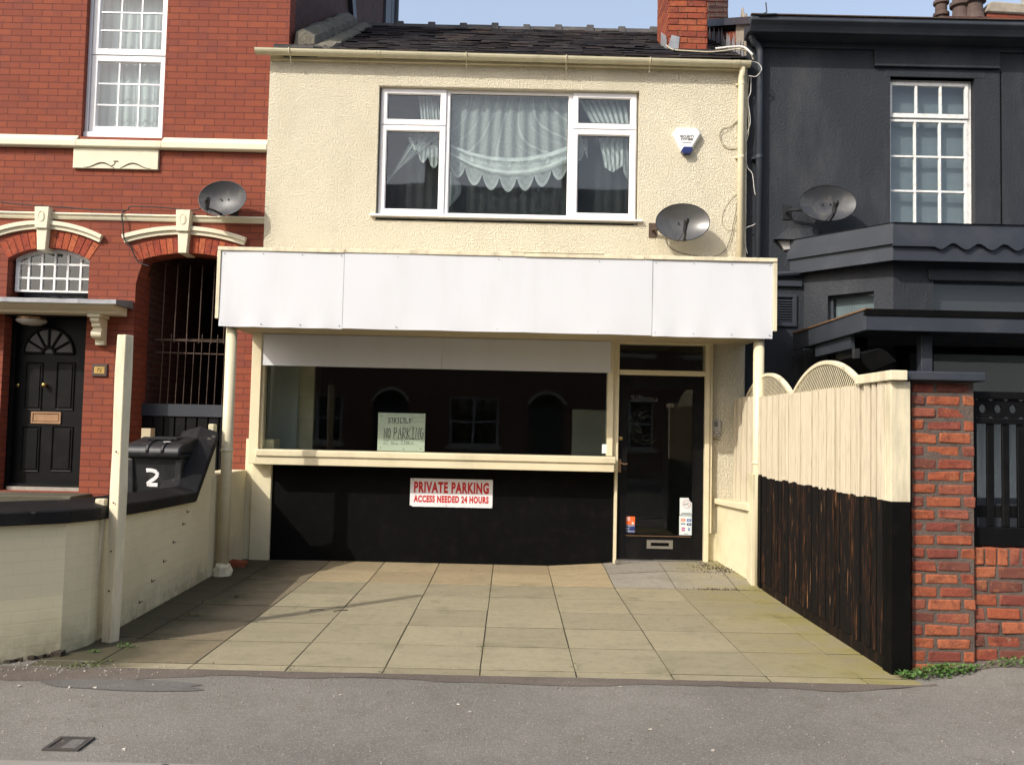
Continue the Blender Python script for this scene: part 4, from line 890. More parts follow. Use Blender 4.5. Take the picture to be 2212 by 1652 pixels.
# ================================================================ cables
def cable(label, m, pts, r=.004, name='cable'):
    mb = MB(); P = [Vector(p) for p in pts]; out = []
    for i in range(len(P)-1):
        p0, p1, p2, p3 = P[max(i-1, 0)], P[i], P[i+1], P[min(i+2, len(P)-1)]
        for k in range(6):
            s = k/6; out.append(.5*((2*p1)+(-p0+p2)*s+(2*p0-5*p1+4*p2-p3)*s*s+(-p0+3*p1-3*p2+p3)*s**3))
    out.append(P[-1]); mb.tube(out, r, 6); o = obj(name, mb, m, smooth=True); return tag(o, label, 'cable')
def W(pts, Y): return [(*[U(x, y, Y)[0]], Y, U(x, y, Y)[1]) for x, y in pts]
S8p = lambda L_: [S8(*p) for p in L_]
cable('thin cream painted cable looping out beside the downpipe level with the alarm box', 'cablec', W(S8p([(945, 20), (860, 90), (770, 120), (737, 200), (770, 300), (840, 350), (940, 350)]), 9.79))
cable('second strand of the cable loop nearest the downpipe beside the alarm', 'cablec', W(S8p([(945, 30), (830, 130), (760, 170), (765, 260), (830, 330), (945, 340)]), 9.785), .003)
cable('long slack cream cable loop below the dish on the cream wall', 'cablec', W(S8p([(940, 870), (850, 960), (780, 1080), (770, 1200), (830, 1290), (940, 1290)]), 9.79), .003)
cable('dark cable running from the faded dish along the canopy top to the downpipe', 'cableb', W(S8p([(118, 1385), (125, 1440), (180, 1510), (290, 1560), (430, 1590), (560, 1607), (700, 1600), (810, 1520), (870, 1380), (900, 1230), (935, 1060), (950, 900)]), 9.78), .0035)
T2 = lambda x, y: (1408.1+.13503*x, .13503*y)
cable('white cable looping out from the gutter end over the black wall', 'cablew', W([T2(1580, 985), T2(1690, 1010), T2(1750, 1080), T2(1740, 1150), T2(1670, 1225), T2(1600, 1225), T2(1550, 1215)], 9.66), .005)
Z6 = lambda x, y: (1578.8+.31*x, .31*y)
cable('long white cable hanging down between the cream and black walls', 'cablew', W([Z6(140, 530), Z6(138, 640), Z6(120, 700), Z6(135, 850), Z6(105, 960), Z6(103, 1100), Z6(118, 1170), Z6(150, 1215), Z6(165, 1330), Z6(195, 1440), Z6(205, 1490), Z6(170, 1560), Z6(105, 1590), Z6(90, 1640), Z6(115, 1770)], 9.79), .0045)
cable('grey cable hanging in the corner between the cream and black walls', 'cablec', W([Z6(125, 530), Z6(115, 700), Z6(125, 900), Z6(100, 1050), Z6(95, 1300), Z6(100, 1600), Z6(85, 1750)], 9.785), .004)
# ================================================================ red brick house (left)
BY = 9.87
Z1 = lambda x, y: (.31*x, .31*y)
Z2 = lambda x, y: (.31*x, 426.7+.31*y)
Z3 = lambda x, y: (.3616*x, 853.4+.3616*y)
bh = thing('brick_house', 'tall red brick terraced house with cream stone bands, keystones and black panelled front door', 'house', (-5.5, BY, 0))
HX0, HX1 = -9.5, SX0-.003; HXL = fx0+.05
def zmid(px, py): return UZ(px, py, BY)
# openings
bwx0 = (UX(190-4, 30, BY)+UX(176, 288, BY))/2; bwx1 = (UX(362, 20, BY)+UX(350, 292, BY))/2
bwz0 = UZ(265, 297, BY); bwz1 = bwz0+1.83
d0, d1 = UX(10, 700, BY), UX(187, 700, BY); dsp = UZ(97, 560, BY); drise = .13
dbot = UZ(100, 1054, 10.08)
p0_, p1_ = UX(285, 800, BY), UX(508, 800, BY); pp0 = UX(297, 600, BY); zcb = UZ(290, 612, BY); psp = UZ(400, 566, BY); prise = .10
mb = MB()
farc = arc_fn(d0, d1, dsp, drise); parc = arc_fn(pp0, p1_, psp, prise)
parc0 = parc; parc = lambda x: parc0(max(x, pp0))
wall(mb, HXL, HX1, 2.62, 8.4, [], BY, BY+.24); wall(mb, HX0, HXL, -.1, 8.4, [(bwx0, bwx1, bwz0, bwz1), (d0, d1, dbot-.02, farc, 1), (p0_, p1_, .28, lambda x: parc(x) if x > pp0-.002 else zcb, 1)], BY, BY+.24)
wallo = obj('wall', mb, 'brickl', bh)
mb = MB(); mb.box(p0_-.12, p0_, BY+.241, 10.26, .2, 3.2); mb.box(p1_, p1_+.12, BY+.241, 10.26, .2, 3.2); obj('passage_jamb', mb, 'brickl', wallo)
mb = MB(); mb.box(HX0, HX1, 10.12, 10.3, 0, 2.0, 0) if False else None
# side wall rising above the shop roof, body of the house
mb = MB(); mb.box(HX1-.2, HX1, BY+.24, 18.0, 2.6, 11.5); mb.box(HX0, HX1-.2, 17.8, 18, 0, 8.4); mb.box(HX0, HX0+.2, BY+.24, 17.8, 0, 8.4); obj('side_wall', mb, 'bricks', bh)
mb = MB(); mb.prism([(BY-.25, 8.35), (BY-.25, 8.5), (13.9, 11.7), (18.2, 8.5), (18.2, 8.35), (13.9, 11.5)], HX0-.1, HX1-.2, 'x'); obj('roof', mb, 'slate', bh)
mb = MB(); a = UX(812, 30, 17.6); mb.tube([(HX1+.06, 17.85, 2), (HX1+.06, 17.85, 11)], .06, 8); mb.tube([(HX1+.03, 17.3, 2), (HX1+.03, 17.3, 11)], .03, 8)
yy = 13.4; zz = UZ(750, 42, yy); mb.box(HX1+.001, HX1+.05, 16.6, 18.05, 2, 11.4)
obj('rear_downpipe', mb, 'navyt', bh)
mb = MB(); mb.hexa([(HX1+.002, 13.35, zz-.1), (HX1+.07, 13.35, zz-.1), (HX1+.07, 13.7, zz-.1), (HX1+.002, 13.7, zz-.1), (HX1+.002, 12.2, zz+1.5), (HX1+.07, 12.2, zz+1.5), (HX1+.07, 12.55, zz+1.5), (HX1+.002, 12.55, zz+1.5)]); obj('raking_board', mb, 'navyt', bh)
# string courses
def bandx(mb, x0, x1, prof, y): mb.prism([(y-a, b) for a, b in prof], x0, x1, 'x')
zA = (UZ(0, 288, BY)+UZ(573, 303, BY))/2; zB = (UZ(0, 316, BY)+UZ(573, 331, BY))/2
mb = MB(); pr = [(-.02, zA), (.0, zA), (.075, zA-.075), (.075, zB+.012), (.06, zB), (-.02, zB)]
for a, b in ((HX0, bwx0-.02), (bwx1+.02, ux0-.004)): bandx(mb, a, b, pr, BY)
z_ = bwz0; pr2 = [(-.12, z_+.005), (.0, z_-.03), (.075, zA-.075), (.075, zB+.012), (.06, zB), (-.12, zB)]
bandx(mb, bwx0-.02, bwx1+.02, pr2, BY); obj('string_course', mb, 'stone', wallo, bevel=.004)
mb = MB(); ax0, ax1 = UX(161, 345, BY), UX(344, 350, BY); az0 = (UZ(160, 364, BY)+UZ(344, 369, BY))/2
mb.box(ax0, ax1, BY-.035, BY+.02, az0, zB-.002); ap = obj('apron_panel', mb, 'stone', wallo, bevel=.003)
mb = MB()
for s in (-1, 1):
    xc = (ax0+ax1)/2; hw = (ax1-ax0)/2
    pts = [(xc+s*hw*(.12 if s > 0 else .02)+s*hw*.72*t, BY-.037, az0+.035+.035*math.sin(t*math.pi*1.9-.9)*(1-.3*t)) for t in [i/16 for i in range(17)]]
    mb.tube(pts, [.002+.006*math.sin(math.pi*min(1, i/16+.05)) for i in range(17)], 5)
mb.tube([(xc, BY-.037, az0+.085), (xc-.01, BY-.037, az0+.05), (xc-.05, BY-.037, az0+.025)], .004, 5); mb.box(xc-.02, xc+.03, BY-.042, BY-.034, az0+.082, az0+.090)
obj('incised_scroll', mb, 'mortar', ap)
lA = (UZ(0, 456, BY)+UZ(567, 471, BY))/2; lB = lA-.075
mb = MB(); pr = [(-.02, lA), (.045, lA-.004), (.05, lA-.02), (.032, lA-.034), (.025, lB+.016), (.015, lB), (-.02, lB)]
kx1, kx2 = UX(98, 500, BY), UX(401, 500, BY)
bandx(mb, HX0, kx1-.075, pr, BY); bandx(mb, kx1+.075, kx2-.075, pr, BY); bandx(mb, kx2+.075, ux0-.004, pr, BY); obj('moulded_band', mb, 'stone', wallo)
def hood(xa, xb, zend, ztop, name):
    pts, (cx_, cz_, r, a0) = arc_pts(xa, xb, zend, ztop-zend, 28)
    mb = MB()
    for (dr0, dr1, dy) in ((0, .045, .06), (-.045, 0, .035)):
        vs = []; 
        for i in range(29):
            a = -a0+2*a0*i/28
            for rr_, y in ((r+dr0, BY+.01), (r+dr0, BY-dy), (r+dr1, BY-dy), (r+dr1, BY+.01)): vs.append((cx_+rr_*math.sin(a), y, cz_+rr_*math.cos(a)))
        mb.add(vs, [(i*4+k, i*4+(k+1) % 4, (i+1)*4+(k+1) % 4, (i+1)*4+k) for i in range(28) for k in range(4)]+[(0, 1, 2, 3), (115, 114, 113, 112)])
    return obj(name, mb, 'stone', wallo)
def keystone(kx):
    zt_ = lA+.045; zm = UZ(98, 497, BY); zb = UZ(98, 543, BY)
    mb = MB()
    def wd(z): return .083-.028*(zt_-z)/(zt_-zb)
    mb.hexa([(kx-wd(zm), BY-.10, zm), (kx+wd(zm), BY-.10, zm), (kx+wd(zm), BY+.01, zm), (kx-wd(zm), BY+.01, zm), (kx-wd(zt_), BY-.10, zt_), (kx+wd(zt_), BY-.10, zt_), (kx+wd(zt_), BY+.01, zt_), (kx-wd(zt_), BY+.01, zt_)])
    mb.hexa([(kx-wd(zb)+.008, BY-.075, zb), (kx+wd(zb)-.008, BY-.075, zb), (kx+wd(zb)-.008, BY+.2, zb), (kx-wd(zb)+.008, BY+.2, zb), (kx-wd(zm)+.008, BY-.075, zm-.001), (kx+wd(zm)-.008, BY-.075, zm-.001), (kx+wd(zm)-.008, BY+.2, zm-.001), (kx-wd(zm)+.008, BY+.2, zm-.001)])
    k = obj('keystone', mb, 'stone', wallo, bevel=.006)
    mb = MB(); zc = (zt_+zm)/2; ring = [(kx+.034*math.cos(a), BY-.102, zc+.01+(.062 if math.sin(a) > 0 else .052)*math.sin(a)*(1)) for a in [2*math.pi*i/24 for i in range(25)]]
    mb.tube(ring, .005, 5, False); mb.prism([(kx+.026*math.cos(a), zc+.01+.05*math.sin(a)) for a in [2*math.pi*i/18 for i in range(18)]], BY-.106, BY-.09); obj('carved_oval', mb, 'stone', k)
z_e = UZ(*Z2(715, 292), BY); z_t = UZ(98, 487, BY)
hood(2*kx1-UX(*Z2(712, 290), BY), UX(*Z2(712, 290), BY), z_e, z_t, 'hood_mould'); hood(UX(*Z2(868, 300), BY), 2*kx2-UX(*Z2(868, 300), BY), UZ(*Z2(868, 292), BY), UZ(401, 499, BY), 'hood_mould')
keystone(kx1); keystone(kx2)
def voussoirs(xa, xb, fn_zs, rise, h, seed):
    _, (cx_, cz_, r, a0) = arc_pts(xa, xb, fn_zs, rise)
    rr = random.Random(seed); mb = MB(); nb = int(2*a0*r/.068)
    for i in range(nb):
        a1 = -a0+2*a0*(i+.05)/nb; a2 = -a0+2*a0*(i+.95)/nb; j = rr.uniform(-.003, .003)
        q = [(cx_+rr_*math.sin(a), cz_+rr_*math.cos(a)) for a, rr_ in ((a1, r+.001), (a2, r+.001), (a2, r+h+j), (a1, r+h+j))]
        mb.prism(q, BY-.006, BY+.235)
    return obj('brick_arch', mb, 'vous', wallo, bevel=.003)
voussoirs(d0, d1, dsp, drise, .20, 3); voussoirs(pp0, p1_, psp, prise, .18, 4)
# sash window with glazing bars and voile
wy = BY+.11
mb = MB(); frame(mb, bwx0, bwx1, bwz0, bwz1, .05, wy, wy+.08); mb.box(bwx0+.0, bwx0+.035, wy-.035, wy, bwz0+.06, bwz1); mb.box(bwx0, bwx1, wy-.06, wy+.02, bwz0, bwz0+.075)
w_ = obj('window', mb, 'upvc', bh, bevel=.004)
lz0_ = bwz0+.085; lz1_ = UZ(265, 112, BY)
for i, (a, b, yy) in enumerate(((lz0_, lz1_-.012, wy-.018), (lz1_, bwz1-.04, wy-.024))):
    mb = MB(); x0, x1 = bwx0+.045, bwx1-.02; sash(mb, x0, x1, a, b, .075, yy, yy+.05); s_ = obj('sash', mb, 'upvc', w_)
    mb = MB(); mb.box(x0+.07, x1-.07, yy+.024, yy+.028, a+.07, b-.07); obj('pane', mb, 'glassup', s_)
    mb = MB(); n_ = 3
    for k in (1, 2):
        x = x0+.075+(x1-x0-.15)*k/3; mb.box(x-.009, x+.009, yy+.016, yy+.024, a+.075, b-.075)
        z = a+.075+(b-a-.15)*k/3; mb.box(x0+.075, x1-.075, yy+.014, yy+.022, z-.009, z+.009)
    obj('glazing_bar', mb, 'upvc', s_)
mb = MB(); mb.grid(120, 2, lambda u, v: (bwx0+.02+(bwx1-bwx0-.04)*u, wy+.13+.012*math.sin(u*52), bwz0+.03+(bwz1-bwz0-.05)*v), lambda u, v: .45+.5*foldf(u*52+.8)-(.9 if .36 < u < .375+.02*(1-v) else 0)); o = obj('voile_blind', mb, 'blind', smooth=True)
tag(o, 'white pleated voile blind inside the sash window of the brick house', 'curtain')
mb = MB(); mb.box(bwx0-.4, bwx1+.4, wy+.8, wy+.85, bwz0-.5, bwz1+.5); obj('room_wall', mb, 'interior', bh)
# front door
dY = 10.08
mb = MB(); frame(mb, d0+.0, d1-.0, dbot, UZ(97, 665, dY), .055, dY-.06, dY+.05); dfr = obj('door_frame', mb, 'black', bh)
mb = MB(); mb.box(d0+.055, d1-.055, dY, dY+.045, dbot+.02, UZ(97, 668, dY)); dr = obj('door', mb, 'black', bh)
Wd = lambda x, y: U(.31*x, 426.7+.31*y, dY)
def panel(x0, y0, x1, y1, cv=Z2):
    a = U(*cv(x0, y1), dY); b = U(*cv(x1, y0), dY); mb = MB()
    sash(mb, a[0], b[0], a[1], b[1], .022, dY-.012, dY); mb.box(a[0]+.03, b[0]-.03, dY-.010, dY, a[1]+.03, b[1]-.03); return obj('raised_panel', mb, 'black', dr, bevel=.006)
panel(165, 1148, 305, 1480); panel(382, 1148, 528, 1480); panel(120, 185, 245, 455, Z3); panel(300, 185, 440, 455, Z3)
c_x, c_z = Wd(340, 1085); rad = Wd(515, 1085)[0]-c_x
mb = MB(); mb.prism([(c_x+rad*math.cos(a), c_z+rad*math.sin(a)) for a in [math.pi*i/24 for i in range(25)]], dY-.006, dY-.001); obj('fan_glass', mb, 'darkplastic', dr)
mb = MB()
for i in range(7):
    a = math.pi*i/6; mb.tube([(c_x+.06*math.cos(a), dY-.012, c_z+.06*math.sin(a)), (c_x+rad*math.cos(a), dY-.012, c_z+rad*math.sin(a))], .014, 6)
mb.tube([(c_x+rad*math.cos(math.pi*i/24), dY-.012, c_z+rad*math.sin(math.pi*i/24)) for i in range(25)], .016, 6); mb.tube([(c_x+.07*math.cos(math.pi*i/12), dY-.012, c_z+.07*math.sin(math.pi*i/12)) for i in range(13)], .02, 6)
obj('fan_bars', mb, 'black', dr)
a = Wd(218, 1572); b = Wd(428, 1495); mb = MB(); sash(mb, a[0], b[0], a[1], b[1], .03, dY-.014, dY); mb.box(a[0]+.028, b[0]-.028, dY-.008, dY, a[1]+.028, b[1]-.028); obj('letterbox', mb, 'copper', dr)
k = Wd(320, 1306); mb = MB(); mb.lathe([(.022, dY), (.022, dY-.008), (.012, dY-.02), (.028, dY-.045), (.022, dY-.06), (.006, dY-.066)], 16, (k[0], 0, k[1]), 'y'); obj('door_knob', mb, 'brass', dr, smooth=True)
k = Wd(125, 1308); mb = MB(); mb.lathe([(.02, dY), (.02, dY-.008), (.008, dY-.012)], 14, (k[0], 0, k[1]), 'y'); obj('lock_cylinder', mb, 'brass', dr)
mb = MB(); mb.box(d0+.05, d1-.05, dY-.10, dY+.05, dbot-.03, dbot+.02); obj('doorstep', mb, 'steel', dfr)
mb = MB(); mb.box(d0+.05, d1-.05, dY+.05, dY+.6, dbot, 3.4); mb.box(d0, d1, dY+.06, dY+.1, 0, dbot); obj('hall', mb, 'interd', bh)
# arched fanlight
fz0 = UZ(97, 632, 10.0); mb = MB(); fY = 9.99
fr = arc_fn(d0+.03, d1, dsp-.0, drise)
xa, xb = d0+.035, d1; 
for k in range(0, 7):
    x = xa+(xb-xa)*k/6; w2 = .022 if k in (0, 6) else .011; x = min(max(x, xa+w2), xb-w2); mb.box(x-w2, x+w2, fY-.015, fY+.02, fz0, farc(x)-.005)
hrow = (farc((xa+xb)/2)-fz0)/3.05
for k in (0, 1, 2): z = fz0+hrow*k+(.012 if k == 0 else 0); mb.box(xa, xb, fY-.013, fY+.018, z-.011, z+.011)
n_ = 24
for i in range(n_):
    a, b = xa+(xb-xa)*i/n_, xa+(xb-xa)*(i+1)/n_
    mb.hexa([(a, fY-.02, farc(a)-.04), (b, fY-.02, farc(b)-.04), (b, fY+.02, farc(b)-.04), (a, fY+.02, farc(a)-.04), (a, fY-.02, farc(a)+.01), (b, fY-.02, farc(b)+.01), (b, fY+.02, farc(b)+.01), (a, fY+.02, farc(a)+.01)])
fl = obj('fanlight', mb, 'wtimber', bh)
mb = MB(); pts = [(xa, fz0), (xb, fz0)]+[(xa+(xb-xa)*(1-i/16), farc(xa+(xb-xa)*(1-i/16))) for i in range(17)]; mb.prism(pts, fY+.005, fY+.008); obj('pane', mb, 'glassup', fl)
# porch hood on a scrolled bracket
hz0 = UZ(150, 652, 9.45); hd = .42; hz1 = UZ(150, 655, 9.45)
hx1 = UX(*Z2(785, 740), 9.5); hx0 = 2*((d0+d1)/2)-hx1
mb = MB(); prf = [(.0, hz0-.10), (.22, hz0-.10), (.24, hz0-.075), (.30, hz0-.055), (.36, hz0-.025), (.37, hz0), (.0, hz0)]
bandx(mb, hx0, hx1, prf, BY); ph = obj('porch_cornice', mb, 'stone', bh, bevel=.006)
mb = MB(); rr = random.Random(4); nn_ = 14; 
mb.grid(nn_, 4, lambda u, v: (hx0-.04+(hx1-hx0+.10)*u, BY-(.42-.46*v), hz0+.035+.05*v+rr.uniform(-.004, .004))); mb.grid(nn_, 2, lambda u, v: (hx0-.04+(hx1-hx0+.10)*u, BY-.42+.006*math.sin(u*30), hz0-.012+.048*v))
mb.add([(hx1+.06, BY, hz0-.012), (hx1+.06, BY-.42, hz0-.012), (hx1+.06, BY-.42, hz0+.035), (hx1+.06, BY, hz0+.085)], [(0, 1, 2, 3)]); mb.box(hx0-.04, hx1+.055, BY-.40, BY, hz0+.001, hz0+.02)
obj('lead_flat', mb, 'lead', ph)
def bracket(xc, w):
    mb = MB(); z = hz0-.10
    mb.box(xc-w-.02, xc+w+.02, BY-.24, BY, z-.035, z-.001)
    pf = [(0, z-.036), (.21, z-.036), (.21, z-.075), (.17, z-.10), (.17, z-.13), (.13, z-.15), (.16, z-.20), (.15, z-.245), (.10, z-.27), (.06, z-.26), (.07, z-.29), (.06, z-.33), (0, z-.33)]
    mb.prism([(BY-a, b) for a, b in pf], xc-w, xc+w, 'x')
    mb.lathe([(.05, -w-.008), (.05, w+.008)], 16, (xc, BY-.115, z-.21), 'x'); mb.lathe([(.02, -w-.018), (.02, w+.018)], 12, (xc, BY-.115, z-.21), 'x')
    obj('bracket', mb, 'stone', ph, bevel=.004)
bxc = UX(*Z2(690, 850), BY-.1); bracket(bxc, .05); bracket(2*((d0+d1)/2)-bxc, .05)
lx, lz = U(*Z2(225, 795), 9.95)
t = thing('porch_lamp', 'oval opal glass lamp under the porch hood of the brick house', 'lamp', (lx, 9.95, hz0-.18))
mb = MB(); mb.lathe([(.165, -.03), (.155, -.055), (.10, -.085), (.02, -.095)], 24); obj('shade', mb, 'opal', t, local=True, smooth=True)
mb = MB(); mb.box(d0, d1, BY+.0, dY-.06, hz0-.12, hz0-.07); o = obj('porch_soffit', mb, 'black', bh)
mb = MB(); mb.lathe([(.15, -.03), (.15, -.001)], 24); obj('base', mb, 'copper', t, local=True); t.location.z = hz0-.12
# number plaque
nx, nz = U(*Z2(699, 1203), BY); t = thing('number_plaque', 'small wooden plaque with brass plate numbered 72 beside the black front door', 'house number', (nx, BY, nz))
mb = MB(); mb.box(-.085, .085, -.022, 0, -.07, .07, .003); bk = obj('backboard', mb, 'pot', t, local=True, bevel=.005)
mb = MB(); mb.box(-.058, .058, -.026, -.0221, -.038, .038); pl = obj('brass_plate', mb, 'brass', bk, local=True)
text('numerals', '72', 'blackp', .06, 0, -.0265, -.02, pl, True, ext=.0006)
# passage: dark side walls and an iron gate on boarded base
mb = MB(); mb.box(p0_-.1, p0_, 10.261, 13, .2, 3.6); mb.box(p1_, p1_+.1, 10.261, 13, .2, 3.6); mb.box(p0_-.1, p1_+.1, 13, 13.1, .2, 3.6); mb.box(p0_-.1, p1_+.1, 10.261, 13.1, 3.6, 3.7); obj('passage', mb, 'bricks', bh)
gY = 10.19; gt = thing('passage_gate', 'rusty barred iron gate on black boards closing the arched passage', 'gate', ((pp0+p1_)/2, gY, .3))
gzb = UZ(400, 873, gY); mb = MB(); mb.box(p0_, p1_, gY-.02, gY+.03, gzb-.14, gzb); obj('top_rail', mb, 'navyt', gt)
mb = MB(); n_ = 9
for k in range(n_):
    x = p0_+(p1_-p0_)*k/n_; mb.box(x+.003, x+(p1_-p0_)/n_-.012, gY, gY+.02, .3, gzb-.141)
mb.box(p0_, p1_, gY+.021, gY+.04, .3, gzb-.15); obj('boards', mb, 'black', gt, bevel=.004)
mb = MB(); r1, r2 = UZ(*Z2(1350, 1003), gY), UZ(*Z2(1350, 1090), gY)
for z in (r1, r2): mb.tube([(p0_+.12, gY, z+(.01)), (p1_, gY, z)], .008, 6)
mb.tube([(p0_+.1, gY+.03, r1+.02), (p1_-.15, gY+.03, r1+.03), (p1_, gY+.03, r1-.10)], .006, 5)
obj('rail', mb, 'rust', gt)
mb = MB(); rr = random.Random(6)
for k in range(7): x = UX(*Z2(1135+86*k, 800), gY); mb.tube([(x+.012, gY, psp+.02), (x, gY, r1-.02)], .0065, 6)
for k in range(9): x = UX(*Z2(1130+54*k, 1200), gY); mb.tube([(x+.006, gY-.012, r2+.13+(.1 if k % 2 else 0)), (x-.008, gY-.012, gzb)], .005, 6)
obj('bars', mb, 'rust', gt)
# cable on the brick
cable('black cable running along the moulded band of the brick house to its dish', 'cableb', W([Z1(-60, 1400), Z1(50, 1415), Z1(250, 1432), Z1(450, 1445), Z1(600, 1458), Z1(720, 1465), Z1(880, 1466), Z1(905, 1440), Z1(1000, 1440), Z1(1150, 1448), Z1(1280, 1462), Z1(1370, 1462), Z1(1410, 1440)], BY-.065), .007)
cable('black cable dropping from the moulded band past the passage arch springing', 'cableb', W([Z1(880, 1466), Z1(850, 1490), Z1(855, 1560), Z1(862, 1640), Z2(870, 300), Z2(910, 345), Z2(945, 420), Z2(975, 455), Z2(1040, 480)], BY-.06), .007)
# ================================================================ charcoal house (right)
KY = 9.86
ch = thing('charcoal_house', 'charcoal painted rendered house with white small paned window and splayed bay', 'house', (5.5, KY, 0))
KX0, KX1 = SX1+.003, 9.5
kx0, kx1_ = (UX(1920, 170, KY)+UX(1926, 482, KY))/2, (UX(2103, 175, KY)+UX(2110, 484, KY))/2
kz0 = UZ(2016, 488, KY); kz1 = UZ(2010, 168, KY); KT = UZ(1900, 34, 9.5)-.045
mb = MB(); wall(mb, KX0, KX1, -.1, KT, [(kx0, kx1_, kz0, kz1)], KY, KY+.25); kw = obj('wall', mb, 'navy', ch)
# flank above the shop roof: patched brick with flashing
mb = MB(); y2 = 13.6; zr = lambda y: KT+.0+(y-KY)*.46
mb.hexa([(KX0, KY+.25, 3), (KX0+.22, KY+.25, 3), (KX0+.22, y2, 3), (KX0, y2, 3), (KX0, KY+.25, zr(KY+.25)), (KX0+.22, KY+.25, zr(KY+.25)), (KX0+.22, y2, zr(y2)), (KX0, y2, zr(y2))])
mb.box(KX0, KX0+.22, y2, 17.5, 3, zr(y2)-.2); obj('flank_wall', mb, 'brickl', ch); mb = MB(); mb.box(KX1-.2, KX1, KY+.25, 17.5, 0, 6); obj('end_wall', mb, 'brickl', ch)
mb = MB(); rr = random.Random(3); q = [(9.87, 5.62), (10.62, 5.9), (10.55, 6.3), (10.35, 6.1), (10.3, 6.45), (10.15, 6.35), (10.05, 6.5), (9.95, 6.3), (9.88, 6.35)]
mb.prism(q, KX0-.012, KX0+.01, 'x'); obj('render_patch', mb, 'cement', ch, bevel=.005)
mb = MB(); y = 9.9; k = 0
while y < 11.6:
    w = rr.uniform(.10, .15); z = roofz(y+w/2); h = rr.uniform(.16, .27); mb.prism([(y, z-.05), (y+w-.01, z-.02), (y+w-.025, z+h*.6), (y+w*.45, z+h), (y+.015, z+h*.4)], KX0-.03-.01*(k % 2), KX0-.024-.01*(k % 2), 'x'); y += w; k += 1
obj('lead_flashing', mb, 'lead', ch)
mb = MB(); mb.prism([(KY-.3, KT-.05), (KY-.3, KT+.03), (13.8, KT+.03+(13.8-KY+.3)*.46), (17.8, KT), (17.8, KT-.08), (13.8, KT-.09+(13.8-KY+.3)*.46)], KX0-.06, KX1+.2, 'x'); obj('roof', mb, 'slate', ch)
# heavy box gutter
mb = MB(); g0 = KT+.03; g1 = UZ(1900, 76, 9.6)
mb.prism([(KY-.02, g0), (KY-.34, g0), (KY-.345, g0-.05), (KY-.30, g0-.09), (KY-.26, g0-.15), (KY-.16, g1+.03), (KY-.06, g1+.01), (KY-.02, g1)], KX0-.04, KX1+.2, 'x')
obj('box_gutter', mb, 'navyt', ch, bevel=.006)
mb = MB(); mb.box(KX0-.045, KX1+.2, KY-.36, KY-.31, g0+.001, g0+.012); obj('rusty_edge', mb, 'rust', ch)
mb = MB(); mb.box(KX0+.05, KX1, KY-.03, KY-.001, g1-.06, g1-.002); obj('frieze_board', mb, 'navyt', ch)
px0 = UX(*Z6(148, 250), 9.76); px1 = UX(1640, 300, 9.77)
mb = MB(); ze = UZ(*Z6(175, 300), 9.76); mb.tube([(px0, 9.74, g1+.1), (px0, 9.74, ze+.03), (px0+.02, 9.75, ze), (px1-.03, 9.77, ze-.02), (px1, 9.77, ze-.08), (px1+.0, 9.77, 2.4)], .038, 12); kd = obj('downpipe', mb, 'navyt', ch, smooth=True)
mb = MB(); mb.lathe([(.046, ze+.03), (.046, ze+.08)], 12, (px0, 9.74, 0)); obj('pipe_clip', mb, 'navyt', kd); mb = MB(); mb.lathe([(.044, 4.62), (.044, 4.66)], 12, (px1, 9.77, 0)); mb.box(px1-.07, px1+.05, 9.79, 9.85, 4.62, 4.65); obj('pipe_clip', mb, 'navyt', kd)
# lintel and window
lb0, lb1 = UX(*Z6(995, 470), KY), UX(*Z6(1867, 485), KY); lbz = UZ(2010, 148.5, KY)
mb = MB(); mb.prism([(KY-.045, lbz), (KY+.01, lbz), (KY+.01, lbz+.5), (KY-.001, lbz+.5), (KY-.035, lbz+.15)], lb0, lb1, 'x'); mb.box(kx0-.05, kx1_+.12, KY-.004, KY+.2, kz1, lbz-.002); obj('lintel', mb, 'navy', kw, bevel=.006)
mb = MB(); mb.box(lb1+.01, lb1+.022, KY-.006, KY+.01, 3.6, KT-.4); obj('render_joint', mb, 'blackp', kw)
wy = KY+.085; mb = MB(); frame(mb, kx0, kx1_, kz0-.3, kz1, .045, wy, wy+.08, .04, .05); ww = obj('window', mb, 'wtimber', ch, bevel=.003)
tz1_ = UZ(2010, 251, KY)
def paned(x0, x1, z0, z1, rows, w, y, bt):
    mb = MB(); frame(mb, x0, x1, z0, z1, w, y, y+.045, None, bt)
    for k in (1, 2): x = x0+w+(x1-x0-2*w)*k/3; mb.box(x-.012, x+.012, y+.002, y+.04, z0+bt, z1-w)
    for k in range(1, rows): z = z0+bt+(z1-w-z0-bt)*k/rows; mb.box(x0+w, x1-w, y+.004, y+.038, z-.012, z+.012)
    s_ = obj('sash', mb, 'wtimber', ww, bevel=.002); mb = MB(); mb.box(x0+w, x1-w, y+.02, y+.024, z0+bt, z1-w); obj('pane', mb, 'glassup', s_)
paned(kx0+.012, kx1_-.04, tz1_, kz1-.035, 1, .038, wy-.022, .05)
paned(kx0+.005, kx1_-.045, UZ(2016, 487, KY)-.02, tz1_-.014, 3, .03, wy-.006, .03)
mb = MB(); mb.box(kx0, kx1_, wy+.12, wy+.125, kz0-.3, kz1); mb.box(kx0, kx1_, wy+.9, wy+.95, kz0-.3, kz1); obj('privacy_screen', mb, 'perf', ww)
